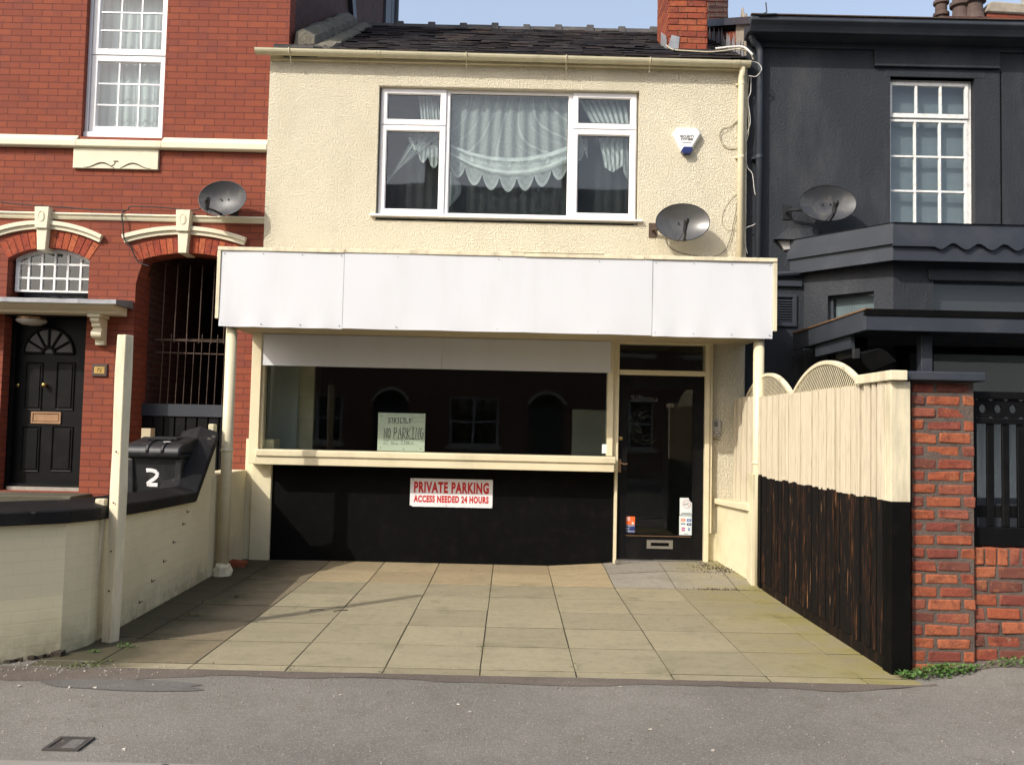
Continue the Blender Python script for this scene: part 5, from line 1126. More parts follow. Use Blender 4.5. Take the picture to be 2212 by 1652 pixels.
# splayed bay with scalloped fascia
bc_x, bc_y = UX(1929, 520, 8.90), 8.90; bl_x = UX(1703, 560, 9.80)
bzt = UZ(1927, 481, 8.9); bzm = UZ(1927, 528, 8.9); bzb = UZ(1927, 560, 8.9)
def bayline(off): # plan outline offset inward
    return [(bl_x+off*.9, KY), (bc_x+off*.45, bc_y+off), (7.2, bc_y+off)]
def extr(mb, ln, z0, z1, th):
    n = len(ln)
    for (a, b) in zip(ln, ln[1:]):
        dx_, dy_ = b[0]-a[0], b[1]-a[1]; L_ = math.hypot(dx_, dy_); nx_, ny_ = -dy_/L_*th, dx_/L_*th
        mb.hexa([(a[0], a[1], z0), (b[0], b[1], z0), (b[0]+nx_, b[1]+ny_, z0), (a[0]+nx_, a[1]+ny_, z0), (a[0], a[1], z1), (b[0], b[1], z1), (b[0]+nx_, b[1]+ny_, z1), (a[0]+nx_, a[1]+ny_, z1)])
    return mb
bay = MB(); extr(bay, bayline(.04), bzb, bzt-.01, .05); bo = obj('bay_fascia_board', bay, 'navyt', ch)
mb = MB(); a_, b_ = bayline(.0)[0], bayline(.0)[1]; extr(mb, [a_, b_], bzm+.01, bzt, .03); 
# scalloped front board
xs_ = [bc_x+i*.02 for i in range(int((7.0-bc_x)/.02))]
def scal(x): return bzm-.005+.032*math.cos((x-bc_x-.62)*2*math.pi/.262) if x > bc_x+.42 else bzm-.012
for x, x2 in zip(xs_, xs_[1:]): mb.hexa([(x, bc_y, scal(x)), (x2, bc_y, scal(x2)), (x2, bc_y+.035, scal(x2)), (x, bc_y+.035, scal(x)), (x, bc_y, bzt), (x2, bc_y, bzt), (x2, bc_y+.035, bzt), (x, bc_y+.035, bzt)])
obj('scalloped_board', mb, 'navyt', bo)
mb = MB(); mb.add([(bl_x-.02, KY, bzt+.002), (bc_x, bc_y-.02, bzt+.002), (7.2, bc_y-.02, bzt+.002), (7.2, KY, bzt+.02), (bl_x-.02, KY, bzt+.004)], [(0, 1, 2, 3, 4)]); obj('bay_roof', mb, 'navyt', ch)
# bay walls with window openings
bw0 = bayline(.22); bwl = MB()
def bay_wall(mb, a, b, z0, z1, holes, th, m='navy'):
    L_ = math.hypot(b[0]-a[0], b[1]-a[1]); t_ = MB(); wall(t_, 0, L_, z0, z1, holes, 0, th)
    ux_, uy_ = (b[0]-a[0])/L_, (b[1]-a[1])/L_
    vs = [(a[0]+ux_*x-uy_*y, a[1]+uy_*x+ux_*y, z) for x, y, z in t_.v]; mb.add(vs, t_.f); return L_
A0, A1 = (bw0[0][0]-.02, KY+.02), bw0[1]; L_ = math.hypot(A1[0]-A0[0], A1[1]-A0[1])
swz1 = UZ(1830, 630, 9.35); swz0 = swz1-.75
h0, h1 = L_*.30, L_*.80
bay_wall(bwl, A0, A1, -.1, bzb+.05, [(h0, h1, swz0, swz1)], .16)
fw1 = UZ(2110, 608, 9.12); bay_wall(bwl, A1, (7.2, A1[1]), -.1, bzb+.05, [(.42, 2.6, fw1-2.3, fw1)], .16)
bwo = obj('bay_wall', bwl, 'navy', ch)
def onw(a, b, s, y, z): L__ = math.hypot(b[0]-a[0], b[1]-a[1]); ux_, uy_ = (b[0]-a[0])/L__, (b[1]-a[1])/L__; return (a[0]+ux_*s-uy_*y, a[1]+uy_*s+ux_*y, z)
for (a, b, s0, s1, z0, z1) in ((A0, A1, h0, h1, swz0, swz1), (A1, (7.2, A1[1]), .42, 2.6, fw1-2.3, fw1)):
    mb = MB()
    def bb(u0, u1, y0, y1, v0, v1): mb.hexa([onw(a, b, *q) for q in ((u0, y0, v0), (u1, y0, v0), (u1, y1, v0), (u0, y1, v0), (u0, y0, v1), (u1, y0, v1), (u1, y1, v1), (u0, y1, v1))])
    bb(s0, s0+.03, .07, .13, z0, z1); bb(s1-.03, s1, .07, .13, z0, z1); bb(s0, s1, .07, .13, z1-.02, z1); bb(s0, s1, .07, .13, z0, z0+.05); fo = obj('bay_window', mb, 'navyt', bwo)
    mb = MB(); bb(s0+.03, s1-.03, .09, .094, z0+.05, z1-.02); obj('pane', mb, 'glass' if s0 == .42 else 'glassup', fo)
    zq = z0
    if s0 == .42:
        zq = UZ(2110, 700, 9.1); mb = MB(); bb(s0, s1, .14, .145, z0, zq-.001); obj('privacy_screen', mb, 'perfd', fo)
    mb = MB(); bb(s0, s1, .14, .145, zq, z1); obj('privacy_screen', mb, 'perf' if s0 != .42 else 'perfk', fo)
mb = MB(); a = onw(A1, (7.2, A1[1]), .36, -.03, 0); mb.box(a[0], 7.2, A1[1]-.03, A1[1]+.01, fw1+.0, fw1+.12); obj('bay_lintel', mb, 'navy', bwo, bevel=.005)
mb = MB()
zl0, zl1 = UZ(2110, 766, 9.1), UZ(2110, 716, 9.1)
for k in range(3): mb.box(A1[0]+.02, 7.2, A1[1]-.05+.012*k, A1[1]-.004, zl0+(zl1-zl0)*k/3, zl0+(zl1-zl0)*(k+.86)/3)
obj('louvre_boards', mb, 'blackp', bwo)
# lower flat canopy on posts
lcx = (UX(1879, 690, 7.7)+UX(1712, 740, 9.6))/2; lz1c = UZ(1879, 667, 7.7); lz0c = UZ(1879, 713, 7.7)
pc = thing('porch_canopy', 'flat charcoal timber canopy projecting below the bay of the charcoal house', 'canopy', (lcx+1, 8.7, lz0c))
mb = MB(); mb.box(lcx, 7.4, 7.7, 7.74, lz0c, lz1c-.06); mb.box(lcx, lcx+.04, 7.741, 9.7, lz0c, lz1c-.01); mb.box(7.36, 7.4, 7.741, 9.7, lz0c, lz1c-.06); obj('fascia_board', mb, 'navyt', pc, bevel=.003)
mb = MB(); mb.box(lcx-.003, 7.4, 7.69, 7.74, lz1c-.058, lz1c); obj('dark_upstand', mb, 'blackp', pc)
mb = MB(); mb.box(lcx-.012, lcx+.05, 7.69, 9.7, lz1c-.009, lz1c+.006); obj('metal_edge', mb, 'copper', pc)
mb = MB(); mb.box(lcx+.04, 7.36, 7.742, 9.7, lz1c-.05, lz1c-.03)
for k in range(12): y = 7.9+k*.15; mb.box(lcx+.05, 7.35, y, y+.04, lz0c+.01, lz1c-.051)
obj('roof_deck', mb, 'navyt', pc)
mb = MB(); x = UX(1997, 750, 7.95); mb.box(x-.05, x+.05, 7.9, 8.0, .1, lz0c); obj('post', mb, 'navyt', pc, bevel=.004)
mb = MB(); x = lcx+.2; mb.box(x-.04, x+.06, 8.3, 8.4, .1, lz0c); obj('post', mb, 'blackp', pc); mb = MB(); mb.box(x+.7, x+.82, 9.1, 9.2, .1, lz0c); obj('post', mb, 'blackp', pc)
a, b = UX(1760, 740, 8.9), UX(1838, 730, 8.5)
mb = MB(); mb.hexa([(lcx+.04, 8.15, lz0c-.12), (lcx+.08, 8.15, lz0c-.12), (lcx+.08, 9.1, lz0c-.12), (lcx+.04, 9.1, lz0c-.12), (lcx+.04, 8.15, lz0c-.004), (lcx+.08, 8.15, lz0c-.004), (lcx+.08, 9.1, lz0c-.004), (lcx+.04, 9.1, lz0c-.004)]); obj('bearer', mb, 'navyt', pc)
# vent and moulding left of the bay
mb = MB(); va, vb = UX(1676, 670, KY), UX(1719, 670, KY); v0, v1 = UZ(1700, 705, KY), UZ(1700, 636, KY)
sash(mb, va-.04, vb, v0, v1, .045, KY-.03, KY)
v_ = obj('wall_vent', mb, 'navyt', ch); mb = MB()
for k in range(9): z = v0+.05+(v1-v0-.1)*k/9; mb.hexa([(va, KY-.022, z), (vb-.045, KY-.022, z), (vb-.045, KY-.002, z+.012), (va, KY-.002, z+.012), (va, KY-.022, z+.006), (vb-.045, KY-.022, z+.006), (vb-.045, KY-.002, z+.018), (va, KY-.002, z+.018)])
obj('slats', mb, 'navyt', v_)
mb = MB(); z = UZ(1700, 600, KY); mb.tube([(KX0+.02, KY-.05, z), (UX(1725, 596, KY), KY-.05, z+.05)], .03, 8); mb.box(KX0, UX(1730, 596, KY), KY-.04, KY-.001, z-.10, z-.04); obj('moulding', mb, 'navyt', ch)
mb = MB(); a, b = U(1700, 524, KY); mb.prism([(a-.10, b+.01), (a+.13, b+.02), (a+.07, b-.02), (a+.02, b-.08), (a-.04, b-.09)], KY-.03, KY-.004); obj('torn_felt_flap', mb, 'grey', ch)
mb = MB(); mb.hexa([(a-.16, KY-.09, b+.02), (a+.35, KY-.09, b+.02), (a+.35, KY, b+.02), (a-.16, KY, b+.02), (a+.0, KY-.02, b+.16), (a+.35, KY-.02, b+.16), (a+.35, KY, b+.16), (a+.0, KY, b+.16)]); obj('flashing_wedge', mb, 'navy', ch)
# black hooded lamp/heater hanging behind the fence
hx_, hz_ = U(1885, 782, 7.4); t = thing('black_hood', 'black curved hood leaning behind the trellis under the charcoal canopy', 'hood', (hx_, 7.4, hz_))
T4 = lambda x, y: (1621.5+.15432*x, 725.4+.15432*y)
pts = [U(*T4(x, y), 7.4) for x, y in ((1420, 285), (1560, 235), (1680, 195), (1750, 183), (1830, 215), (1900, 270), (1960, 340), (1995, 350), (1980, 380), (1650, 520), (1600, 480))]
mb = MB(); mb.prism([(a-hx_, b-hz_) for a, b in pts], -.08, .35); obj('shell', mb, 'blackp', t, local=True, bevel=.02)
mb = MB(); a, b = U(*T4(1425, 255), 7.38); mb.box(a-hx_-.01, a-hx_+.03, -.1, -.04, b-hz_-.04, b-hz_+.04); mb.box(-.02, .02, .1, .14, -1.9, -.1); obj('stand', mb, 'darkplastic', t, local=True)
# ================================================================ chimneys
def stack(name, label, x0, x1, y0, y1, z0, z1, m='cbrick', seed=1, course=.0755, bl=.225):
    t = thing(name, label, 'chimney', ((x0+x1)/2, y0, z0)); mb = MB(); mb.box(x0+.006, x1-.006, y0+.006, y1-.006, z0, z1); obj('mortar_core', mb, 'mortar', t)
    mb = MB(); rr = random.Random(seed); z = z0; r = 0
    while z < z1:
        for (axis, c, s0, s1) in (('y', y0, x0, x1), ('y', y1, x0, x1), ('x', x0, y0, y1), ('x', x1, y0, y1)):
            s = s0-(bl/2 if r % 2 else 0)
            while s < s1-.02:
                a, b = max(s, s0)+.004, min(s+bl, s1)-.005; j = rr.uniform(-.004, .004)
                if b-a > .03:
                    if axis == 'y': mb.box(a, b, c-.007+j if c == y0 else c-.02, c+.02 if c == y0 else c+.007, z+.005, z+course-.006, .0015)
                    else: mb.box(c-.007 if c == x0 else c-.02, c+.02 if c == x0 else c+.007, a, b, z+.005, z+course-.006, .0015)
                s += bl
        z += course; r += 1
    obj('brickwork', mb, m, t); return t
c_y = 10.45; a, b = UX(1448.6, 50, c_y), UX(1527, 50, c_y); zb_ = UZ(1490, 103, c_y)-.1
st = stack('chimney_stack', 'red brick chimney stack rising from the shop roof by the charcoal house', a-.02, b, c_y, c_y+.85, zb_, zb_+1.9, seed=3)
mb = MB(); rr = random.Random(5)
for k in range(4): y = c_y+.02+k*.1; z = roofz(y); mb.prism([(y, z-.02), (y+.10, z+.03), (y+.085, z+.24), (y+.02, z+.15)], a-.05, a-.04, 'x')
mb.prism([(a-.04, zb_+.06), (a+.09, zb_+.02), (a+.11, zb_+.22), (a+.01, zb_+.24)], c_y-.02, c_y-.012)
obj('lead_flashing', mb, 'lead', st)
a2, b2 = UX(1528, 12, 12.0), UX(1572, 12, 12.0); zb2 = UZ(1550, 28, 12.0)-.15
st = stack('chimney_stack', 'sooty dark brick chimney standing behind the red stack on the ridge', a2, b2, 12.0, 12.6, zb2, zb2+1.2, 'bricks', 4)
cable('bundle of pale cables draped along the foot of the chimney and roof edge', 'cablec', [(a-.06, c_y-.05, zb_+.1), (a+.0, c_y-.2, zb_-.02), (a+.15, c_y-.4, zb_-.12), (a+.4, c_y-.55, zb_-.19), (a+.7, 9.72, RZ0+.14), (2.45, 9.64, RZ0+.09), (2.56, 9.6, RZ0+.05), (2.6, 9.56, RZ0-.06)], .008)
cable('white cable curling over the right hand end of the shop gutter', 'cablew', [(2.2, 9.66, RZ0+.10), (2.4, 9.6, RZ0+.10), (2.5, 9.57, RZ0+.08), (2.585, 9.53, RZ0-.02)], .012)
# pots and distant chimney of the houses behind
def pot(t, x, y, z, r, h, m='pot'):
    mb = MB(); mb.lathe([(r*1.05, z), (r*.9, z+h*.12), (r*.82, z+h*.3), (r*1.15, z+h*.33), (r*1.15, z+h*.40), (r*.85, z+h*.44), (r*.85, z+h*.6), (r*1.12, z+h*.63), (r*1.12, z+h*.7), (r*.8, z+h*.74), (r*.8, z+h)], 18, (x, y, 0)); return obj('chimney_pot', mb, m, t, smooth=False)
cyy = 14.0; xx = UX(2075, 25, cyy); zz = UZ(2075, 42, cyy)
t = thing('chimney_stack', 'row of sooty clay chimney pots above the eaves of the charcoal house', 'chimney', (xx, cyy, zz-1.2)); mb = MB(); mb.box(xx-.35, xx+.35, cyy-.2, cyy+.6, zz-1.4, zz-.05); obj('stack', mb, 'bricks', t)
pot(t, xx-.17, cyy+.3, zz-.05, .11, .7); pot(t, xx+.02, cyy+.05, zz-.05, .14, .85); pot(t, xx+.20, cyy-.05, zz-.05, .15, .9)
mb = MB(); xr = UX(2125, 28, cyy); zr_ = UZ(2160, 20, cyy)
t = thing('chimney_stack', 'broad flaking brick chimney at the top right corner beyond the pots', 'chimney', (xr+.6, cyy, zr_-1.5)); mb.box(xr, xr+2.2, cyy-.1, cyy+.6, zr_-1.5, zr_-.08); obj('stack', mb, 'brickl', t)
mb = MB(); mb.prism([(xr-.05, zr_-.12), (xr+2.25, zr_-.2), (xr+2.25, zr_-.06), (xr+.1, zr_+.06), (xr+.02, zr_+.04)], cyy-.14, cyy+.64); obj('mortar_cap', mb, 'cement', t, bevel=.02)
mb = MB(); mb.box(xr+.72, xr+.82, cyy+.1, cyy+.2, zr_, zr_+.9); mb.tube([(xr+.55, cyy-.05, zr_-.25), (xr+.75, cyy-.05, zr_+.02)], .03, 8); obj('pipe', mb, 'grey', t)
x, z = U(1658, 31, 9.5); mb = MB(); mb.tube([(x-.05, 9.5, z+.0), (x-.01, 9.5, z+.02), (x-.02, 9.5, z+.13)], .008, 5); mb.tube([(x-.1, 9.5, z-.01), (x+.1, 9.5, z+.0)], .012, 5); o = obj('wire_clip', mb, 'darkplastic'); tag(o, 'small twist of wire standing on the roof edge of the charcoal house', 'wire')
# ================================================================ left boundary wall
WL = [(-4.5, 4.40), (-3.20, 5.50), (-2.88, 5.77), (-2.815, 6.02), (-2.86, 7.0), (-2.90, 8.08), (-2.93, 8.70)]
WT_ = [.845, .845, .845, .84, .81, .79, 1.34]
bw_ = thing('boundary_wall', 'cream painted brick boundary wall with black saddleback coping stepping up at the shop end', 'wall', (-3.0, 6.0, 0))
def offs(L, d):
    out = []
    for i, p in enumerate(L):
        a = L[max(i-1, 0)]; b = L[min(i+1, len(L)-1)]; dx_, dy_ = b[0]-a[0], b[1]-a[1]; l = math.hypot(dx_, dy_); out.append((p[0]-dy_/l*d, p[1]+dx_/l*d))
    return out
def ribbon(mb, A, B, z0s, z1s):
    n = len(A); vs = []
    for i in range(n): vs += [(A[i][0], A[i][1], z0s[i]), (B[i][0], B[i][1], z0s[i]), (B[i][0], B[i][1], z1s[i]), (A[i][0], A[i][1], z1s[i])]
    mb.add(vs, [(i*4+k, i*4+(k+1) % 4, (i+1)*4+(k+1) % 4, (i+1)*4+k) for i in range(n-1) for k in range(4)]+[(0, 1, 2, 3), (4*n-1, 4*n-2, 4*n-3, 4*n-4)])
mb = MB(); ribbon(mb, WL, offs(WL, .22), [-.1]*7, WT_)
obj('brickwork', mb, 'brickp', bw_)
A, Bm, Bb = offs(WL, -.045), offs(WL, .13), offs(WL, .31)
mb = MB(); vs = []
for i in range(7):
    z = WT_[i]; k = .085
    vs += [(*A[i], z), (*A[i], z+k), (*Bm[i], z+k+.055), (*Bb[i], z+k), (*Bb[i], z)]
mb.add(vs, [(i*5+k, i*5+(k+1) % 5, (i+1)*5+(k+1) % 5, (i+1)*5+k) for i in range(6) for k in range(5)]+[(0, 1, 2, 3, 4), (34, 33, 32, 31, 30)])
obj('coping', mb, 'coping', bw_, bevel=.008)
mb = MB(); mb.box(-3.17, -2.925, 8.66, 9.80, -.05, 1.0); mb.box(-2.99, -2.93, 8.70, 8.78, 0, 1.50); obj('end_pier', mb, 'creamr', bw_, bevel=.008)
mb = MB(); rr = random.Random(11)
for y0_, z0_ in ((6.9, .1), (7.15, .22), (7.4, .34), (7.62, .47), (7.85, .60), (7.95, .70)):
    xw_ = -2.86-.037*(y0_-7.0); mb.prism([(y0_, z0_), (y0_+.07, z0_+.005), (y0_+.08, z0_+.010), (y0_+.02, z0_+.009), (y0_+.005, z0_+.03)], xw_-.01, xw_+.0025, 'x')
obj('stepped_crack', mb, 'soil', bw_)
# broken bits at the foot
mb = MB()
for k in range(26):
    s = rr.random(); i = 0 if s < .5 else 1; a_, b_ = WL[i], WL[i+1]; t_ = rr.uniform(.5, 1) if i == 0 else rr.random(); x = a_[0]+(b_[0]-a_[0])*t_; y = a_[1]+(b_[1]-a_[1])*t_
    r_ = rr.uniform(.012, .035); mb.box(x-r_, x+r_, y-r_-.02, y+r_*.5-.02, -.01, r_*.9, .008)
o = obj('rubble', mb, 'soil'); tag(o, 'dark crumbled brick rubble along the foot of the boundary wall', 'rubble', kind='stuff')
# front garden of the brick house, and its step
mb = MB(); mb.add([(-9, 5.2, .30), (-4.7, 4.75, .30), (-3.35, 5.9, .30), (-3.08, 6.3, .30), (-3.15, 9.86, .30), (-9, 9.86, .30)], [(0, 1, 2, 3, 4, 5)]); struct('front_garden', mb, 'pavg')
mb = MB(); mb.box(d0-.15, d1+.15, 9.4, BY-.001, .30, dbot-.03); mb.box(d0-.15, d1+.15, 9.05, 9.4, .30, .48); obj('steps', mb, 'pavg', bh, bevel=.01)
# leaning timber post and batten at the wall end
pb = G(238, 1384); tp = thing('timber_post', 'tall square cream timber post leaning at the front corner of the boundary wall', 'post', (pb[0], pb[1], 0))
tx_, tz2 = U(273, 724, pb[1]); w = .040; an = R(-20)
mb = MB()
def sq(cx_, cy_, z, w, top=0): return [(cx_+w*(math.cos(an)*a-math.sin(an)*b), cy_+w*(math.sin(an)*a+math.cos(an)*b), z+top*a) for a, b in ((-1, -1), (1, -1), (1, 1), (-1, 1))]
n_ = 8; rings = []
for i in range(n_+1): t_ = i/n_; rings.append(sq(pb[0]+(tx_-pb[0])*t_+.006*math.sin(t_*5), pb[1], -.02+(tz2+.02)*t_, w+.002*math.sin(i*2.1)))
vs = [p for r_ in rings for p in r_]; mb.add(vs, [(i*4+k, i*4+(k+1) % 4, (i+1)*4+(k+1) % 4, (i+1)*4+k) for i in range(n_) for k in range(4)]+[(0, 1, 2, 3), tuple(n_*4+k for k in (3, 2, 1, 0))])
obj('shaft', mb, 'creamd', tp, bevel=.004)
for z in (.35, .62, .95, 1.3): mb = MB(); mb.lathe([(.007, pb[1]-.052), (.005, pb[1]-.056)], 8, (pb[0]+(tx_-pb[0])*z/tz2-.005, 0, z), 'y'); obj('bolt_head', mb, 'rust', tp)
bx_, bz_ = U(224, 1076, 6.16); mb = MB(); mb.hexa([(bx_-.085, 6.10, 0), (bx_-.015, 6.10, 0), (bx_-.015, 6.15, 0), (bx_-.085, 6.15, 0), (bx_-.03, 6.10, bz_), (bx_+.035, 6.10, bz_), (bx_+.035, 6.15, bz_), (bx_-.03, 6.15, bz_)])
o = obj('timber_batten', mb, 'creamd', bevel=.004); tag(o, 'short weathered cream timber batten fixed upright behind the leaning post', 'post')
# ================================================================ wheelie bin
bY = 8.15; T6 = lambda x, y: (213.4+.21702*x, 921.7+.21702*y)
bx_, _ = U(*T6(560, 300), bY); bn = thing('wheelie_bin', 'charcoal wheelie bin painted with a white number two behind the boundary wall', 'wheelie bin', (bx_, bY, .30), R(0))
wt = (UX(*T6(800, 220), bY)-UX(*T6(300, 220), bY))/2; zt_ = UZ(*T6(550, 230), bY)-.30; zT = zt_
bn.scale = (1, 1, 1)
mb = MB(); wt = max(.25, wt)
def trap(z, a, b0, b1): return [(-a, b0, z), (a, b0, z), (a, b1, z), (-a, b1, z)]
r1_, r2_ = trap(.05, wt*.78, .08, .50), trap(zT-.06, wt*.93, 0, .62)
mb.hexa(r1_+r2_); body = obj('body', mb, 'binp', bn, local=True, bevel=.02, seg=2)
mb = MB(); mb.hexa(trap(zT-.075, wt*.99, -.03, .64)+trap(zT-.035, wt*1.0, -.035, .64)); 
for sx__ in (-1, 1): mb.hexa([(sx__*wt*.84-.03, .0, .3), (sx__*wt*.84+.03, .0, .3), (sx__*wt*.84+.03, .06, .3), (sx__*wt*.84-.03, .06, .3), (sx__*wt*.9-.03, -.015, zT-.08), (sx__*wt*.9+.03, -.015, zT-.08), (sx__*wt*.9+.03, .06, zT-.08), (sx__*wt*.9-.03, .06, zT-.08)])
obj('rim', mb, 'binp', body, local=True, bevel=.012, seg=2)
mb = MB(); ly = [(-.06, zT-.07), (-.075, zT-.02), (-.05, zT+.03), (.02, zT+.065), (.30, zT+.115), (.60, zT+.10), (.66, zT+.04), (.66, zT-.03), (-.03, zT-.033)]
mb.prism(ly, -wt*1.0, wt*1.0, 'x'); lid = obj('lid', mb, 'binp', bn, local=True, bevel=.018, seg=2)
mb = MB()
for xx_ in (-.05, .09): mb.prism([(-.072, zT-.03), (-.085, zT-.0), (-.055, zT+.045), (.03, zT+.085), (.12, zT+.10), (.12, zT+.05)], xx_-.012, xx_+.012, 'x')
mb.box(-wt*.5, wt*.6, .12, .42, zT+.09, zT+.118); obj('lid_ribs', mb, 'binp', lid, local=True, bevel=.005)
mb = MB(); mb.lathe([(.10, -.04), (.10, .04)], 20, (-wt*.9, .54, .1), 'x'); obj('wheel', mb, 'darkplastic', bn, local=True); mb = MB(); mb.lathe([(.10, -.04), (.10, .04)], 20, (wt*.9, .54, .1), 'x'); obj('wheel', mb, 'darkplastic', bn, local=True)
mb = MB(); cxn, czn = U(*T6(530, 508), bY-.0); cxn -= bx_; czn -= .30
def fy(z): return .08-.08*(z-.05)/(zT-.11)-.004
P2 = [(-.060, .075), (-.035, .078), (0, .075), (.035, .06), (.045, .03), (.02, -.005), (-.02, -.035), (-.05, -.065), (-.035, -.072), (.045, -.072)]
for (a, b), (c_, d_) in zip(P2, P2[1:]):
    mb.tube([(cxn+a*1.0, fy(czn+b*.9)-.0, czn+b*.9), (cxn+c_, fy(czn+d_*.9), czn+d_*.9)], .0165, 8)
mb.v = [(x, fy(z)-.001 if y < fy(z)-.001 else y, z) for x, y, z in mb.v]
obj('painted_number', mb, 'signw', body, local=True)
mb = MB(); a, b = U(*T6(718, 125), bY+.1); mb.box(a-bx_-.03, a-bx_+.03, -.0, .05, zT+.075, zT+.08); obj('lid_mark', mb, 'signw', lid, local=True)
a, b = U(320, 925, 9.80); mb = MB(); mb.box(a-.05, a+.055, 9.74, 9.86, .3, b); o = obj('timber_block', mb, 'soffit', bevel=.004); tag(o, 'raw buff timber block standing behind the bin at the passage gate', 'block')
# ================================================================ low cream wall right of door
lw_ = thing('low_wall', 'low cream rendered wall with coping between the shop door and the right hand column', 'wall', (2.4, 9.2, 0))
LWL = [(2.30, 9.775), (2.33, 9.5), (2.42, 9.05), (2.44, 8.93)]
mb = MB(); ribbon(mb, LWL, [(2.545, 9.775), (2.545, 9.5), (2.545, 9.05), (2.545, 8.93)], [-.02]*4, [.74]*4); obj('body', mb, 'creamr', lw_, bevel=.01)
mb = MB(); ribbon(mb, [(2.26, 9.773), (2.29, 9.5), (2.38, 9.03), (2.40, 8.90)], [(2.55, 9.773), (2.55, 9.5), (2.55, 9.03), (2.55, 8.90)], [.742]*4, [.80, .80, .82, .82]); obj('coping', mb, 'creamr', lw_, bevel=.008)
# ================================================================ right hand fence, cream over black
FX = 2.50; fe = thing('panel_fence', 'tall batten fence painted cream above and streaky black below along the forecourt', 'fence', (FX, 7.3, 0))
rr = random.Random(21); mb = MB(); y = 5.86; ft = 1.885
while y < 9.74:
    w = rr.uniform(.030, .044); dx_ = rr.choice((0, .004, .016, .022))
    z1 = ft+rr.uniform(-.008, .008)+(.02 if y > 8.8 else 0)
    mb.hexa([(FX+.0-dx_, y, .09), (FX+.03, y, .09), (FX+.03, y+w, .09), (FX-.012-dx_, y+w-.004, .09), (FX+.0-dx_, y, z1), (FX+.03, y, z1), (FX+.03, y+w, z1), (FX-.012-dx_, y+w-.004, z1)])
    y += w+rr.uniform(.004, .012)
obj('battens', mb, 'fence', fe)
mb = MB(); mb.box(FX+.031, FX+.05, 5.84, 9.76, .05, 1.9); obj('backing_boards', mb, 'fence', fe)
mb = MB(); mb.box(FX-.015, FX+.04, 5.80, 8.86, -.02, .088); obj('gravel_board', mb, 'fence', fe, bevel=.004)
ey = 5.73; exa, exb = UX(1925, 1250, ey), UX(1967.5, 1250, ey)
mb = MB(); mb.box(exa, exb, ey, ey+.08, -.02, 1.10); mb.box(exa-.003, exa+.05, ey+.081, 5.86, -.02, 1.10); ep = obj('end_post', mb, 'blackp', fe, bevel=.003)
mb = MB(); mb.box(exa, exb, ey+.001, ey+.08, 1.1015, 1.884); mb.box(exa-.003, exa+.05, ey+.081, 5.86, 1.1015, 1.88); obj('end_post_cream', mb, 'creamd', fe, bevel=.003)
mb = MB(); mb.box(FX-.035, FX+.03, 8.885, 8.96, -.02, 1.105); mb.box(FX-.032, FX+.03, 8.70, 8.882, .0, 1.12); obj('far_post_black', mb, 'blackp', fe, bevel=.003)
ca0 = G(1630, 1270); mb = MB(); mb.box(FX-.085, FX-.037, 8.80, 8.96, 0, 1.12); obj('cream_edge_post', mb, 'creamr', fe, bevel=.003)
mb = MB(); zc_ = UZ(1905, 815, 5.95); mb.box(FX-.05, FX+.06, 5.68, 6.28, ft+.003, ft+.068); obj('top_cap', mb, 'creamd', fe, bevel=.004)
# arched trellis panels
def trellis(y0, y1, label, hgt):
    t = thing('trellis_arch', label, 'trellis', (FX+.02, (y0+y1)/2, ft), None, 'arched trellis panels on the fence'); w = (y1-y0)/2; r = (w*w+hgt*hgt)/(2*hgt); cz_ = hgt-r; a0 = math.asin(w/r)
    mb = MB(); vs = []
    for i in range(33):
        a = -a0+2*a0*i/32
        for R_, x_ in ((r, -.022), (r, .022), (r-.034, .022), (r-.034, -.022)): vs.append((x_, R_*math.sin(a), cz_+R_*math.cos(a)))
    mb.add(vs, [(i*4+k, i*4+(k+1) % 4, (i+1)*4+(k+1) % 4, (i+1)*4+k) for i in range(32) for k in range(4)]+[(0, 1, 2, 3), (131, 130, 129, 128)])
    mb.box(-.025, .025, -w, -w+.04, -.12, .03); mb.box(-.025, .025, w-.04, w, -.12, .03)
    obj('arched_rail', mb, 'creamd', t, local=True, bevel=.004)
    mb = MB(); s = -w
    def ztop(yy_): return cz_+math.sqrt(max(0, (r-.03)**2-yy_*yy_)) if abs(yy_) < r-.03 else -9
    while s < w+.5:
        # raking lath clipped to the arch
        lo = -.10; pts = []
        for k in range(41):
            z = lo+(hgt+.12)*k/40; yy_ = s-(z-lo)*.95
            if -w+.03 < yy_ < w-.03 and z < ztop(yy_): pts.append((yy_, z))
        if len(pts) > 1:
            (ya, za), (yb, zb__) = pts[0], pts[-1]; mb.hexa([(-.012, ya, za), (-.009, ya, za), (-.009, ya+.017, za), (-.012, ya+.017, za), (-.012, yb, zb__), (-.009, yb, zb__), (-.009, yb+.017, zb__), (-.012, yb+.017, zb__)])
        s += .043
    s = 9
    while s < hgt:
        ww_ = math.sqrt(max(0, (r-.03)**2-(s-cz_)**2)) if s > 0 else w; ww_ = min(ww_, w-.03)
        mb.box(-.008, -.005, -ww_, ww_, s, s+.018); s += .12
    obj('laths', mb, 'creamd', t, local=True); return t
ty0 = 2.5*1900/ (1868-1106+4); 
trellis(6.29, 7.86, 'nearer of the two cream arched trellis panels above the cream fence', .235); trellis(7.88, 9.45, 'farther cream arched trellis panel half hidden by the right hand column', .235)
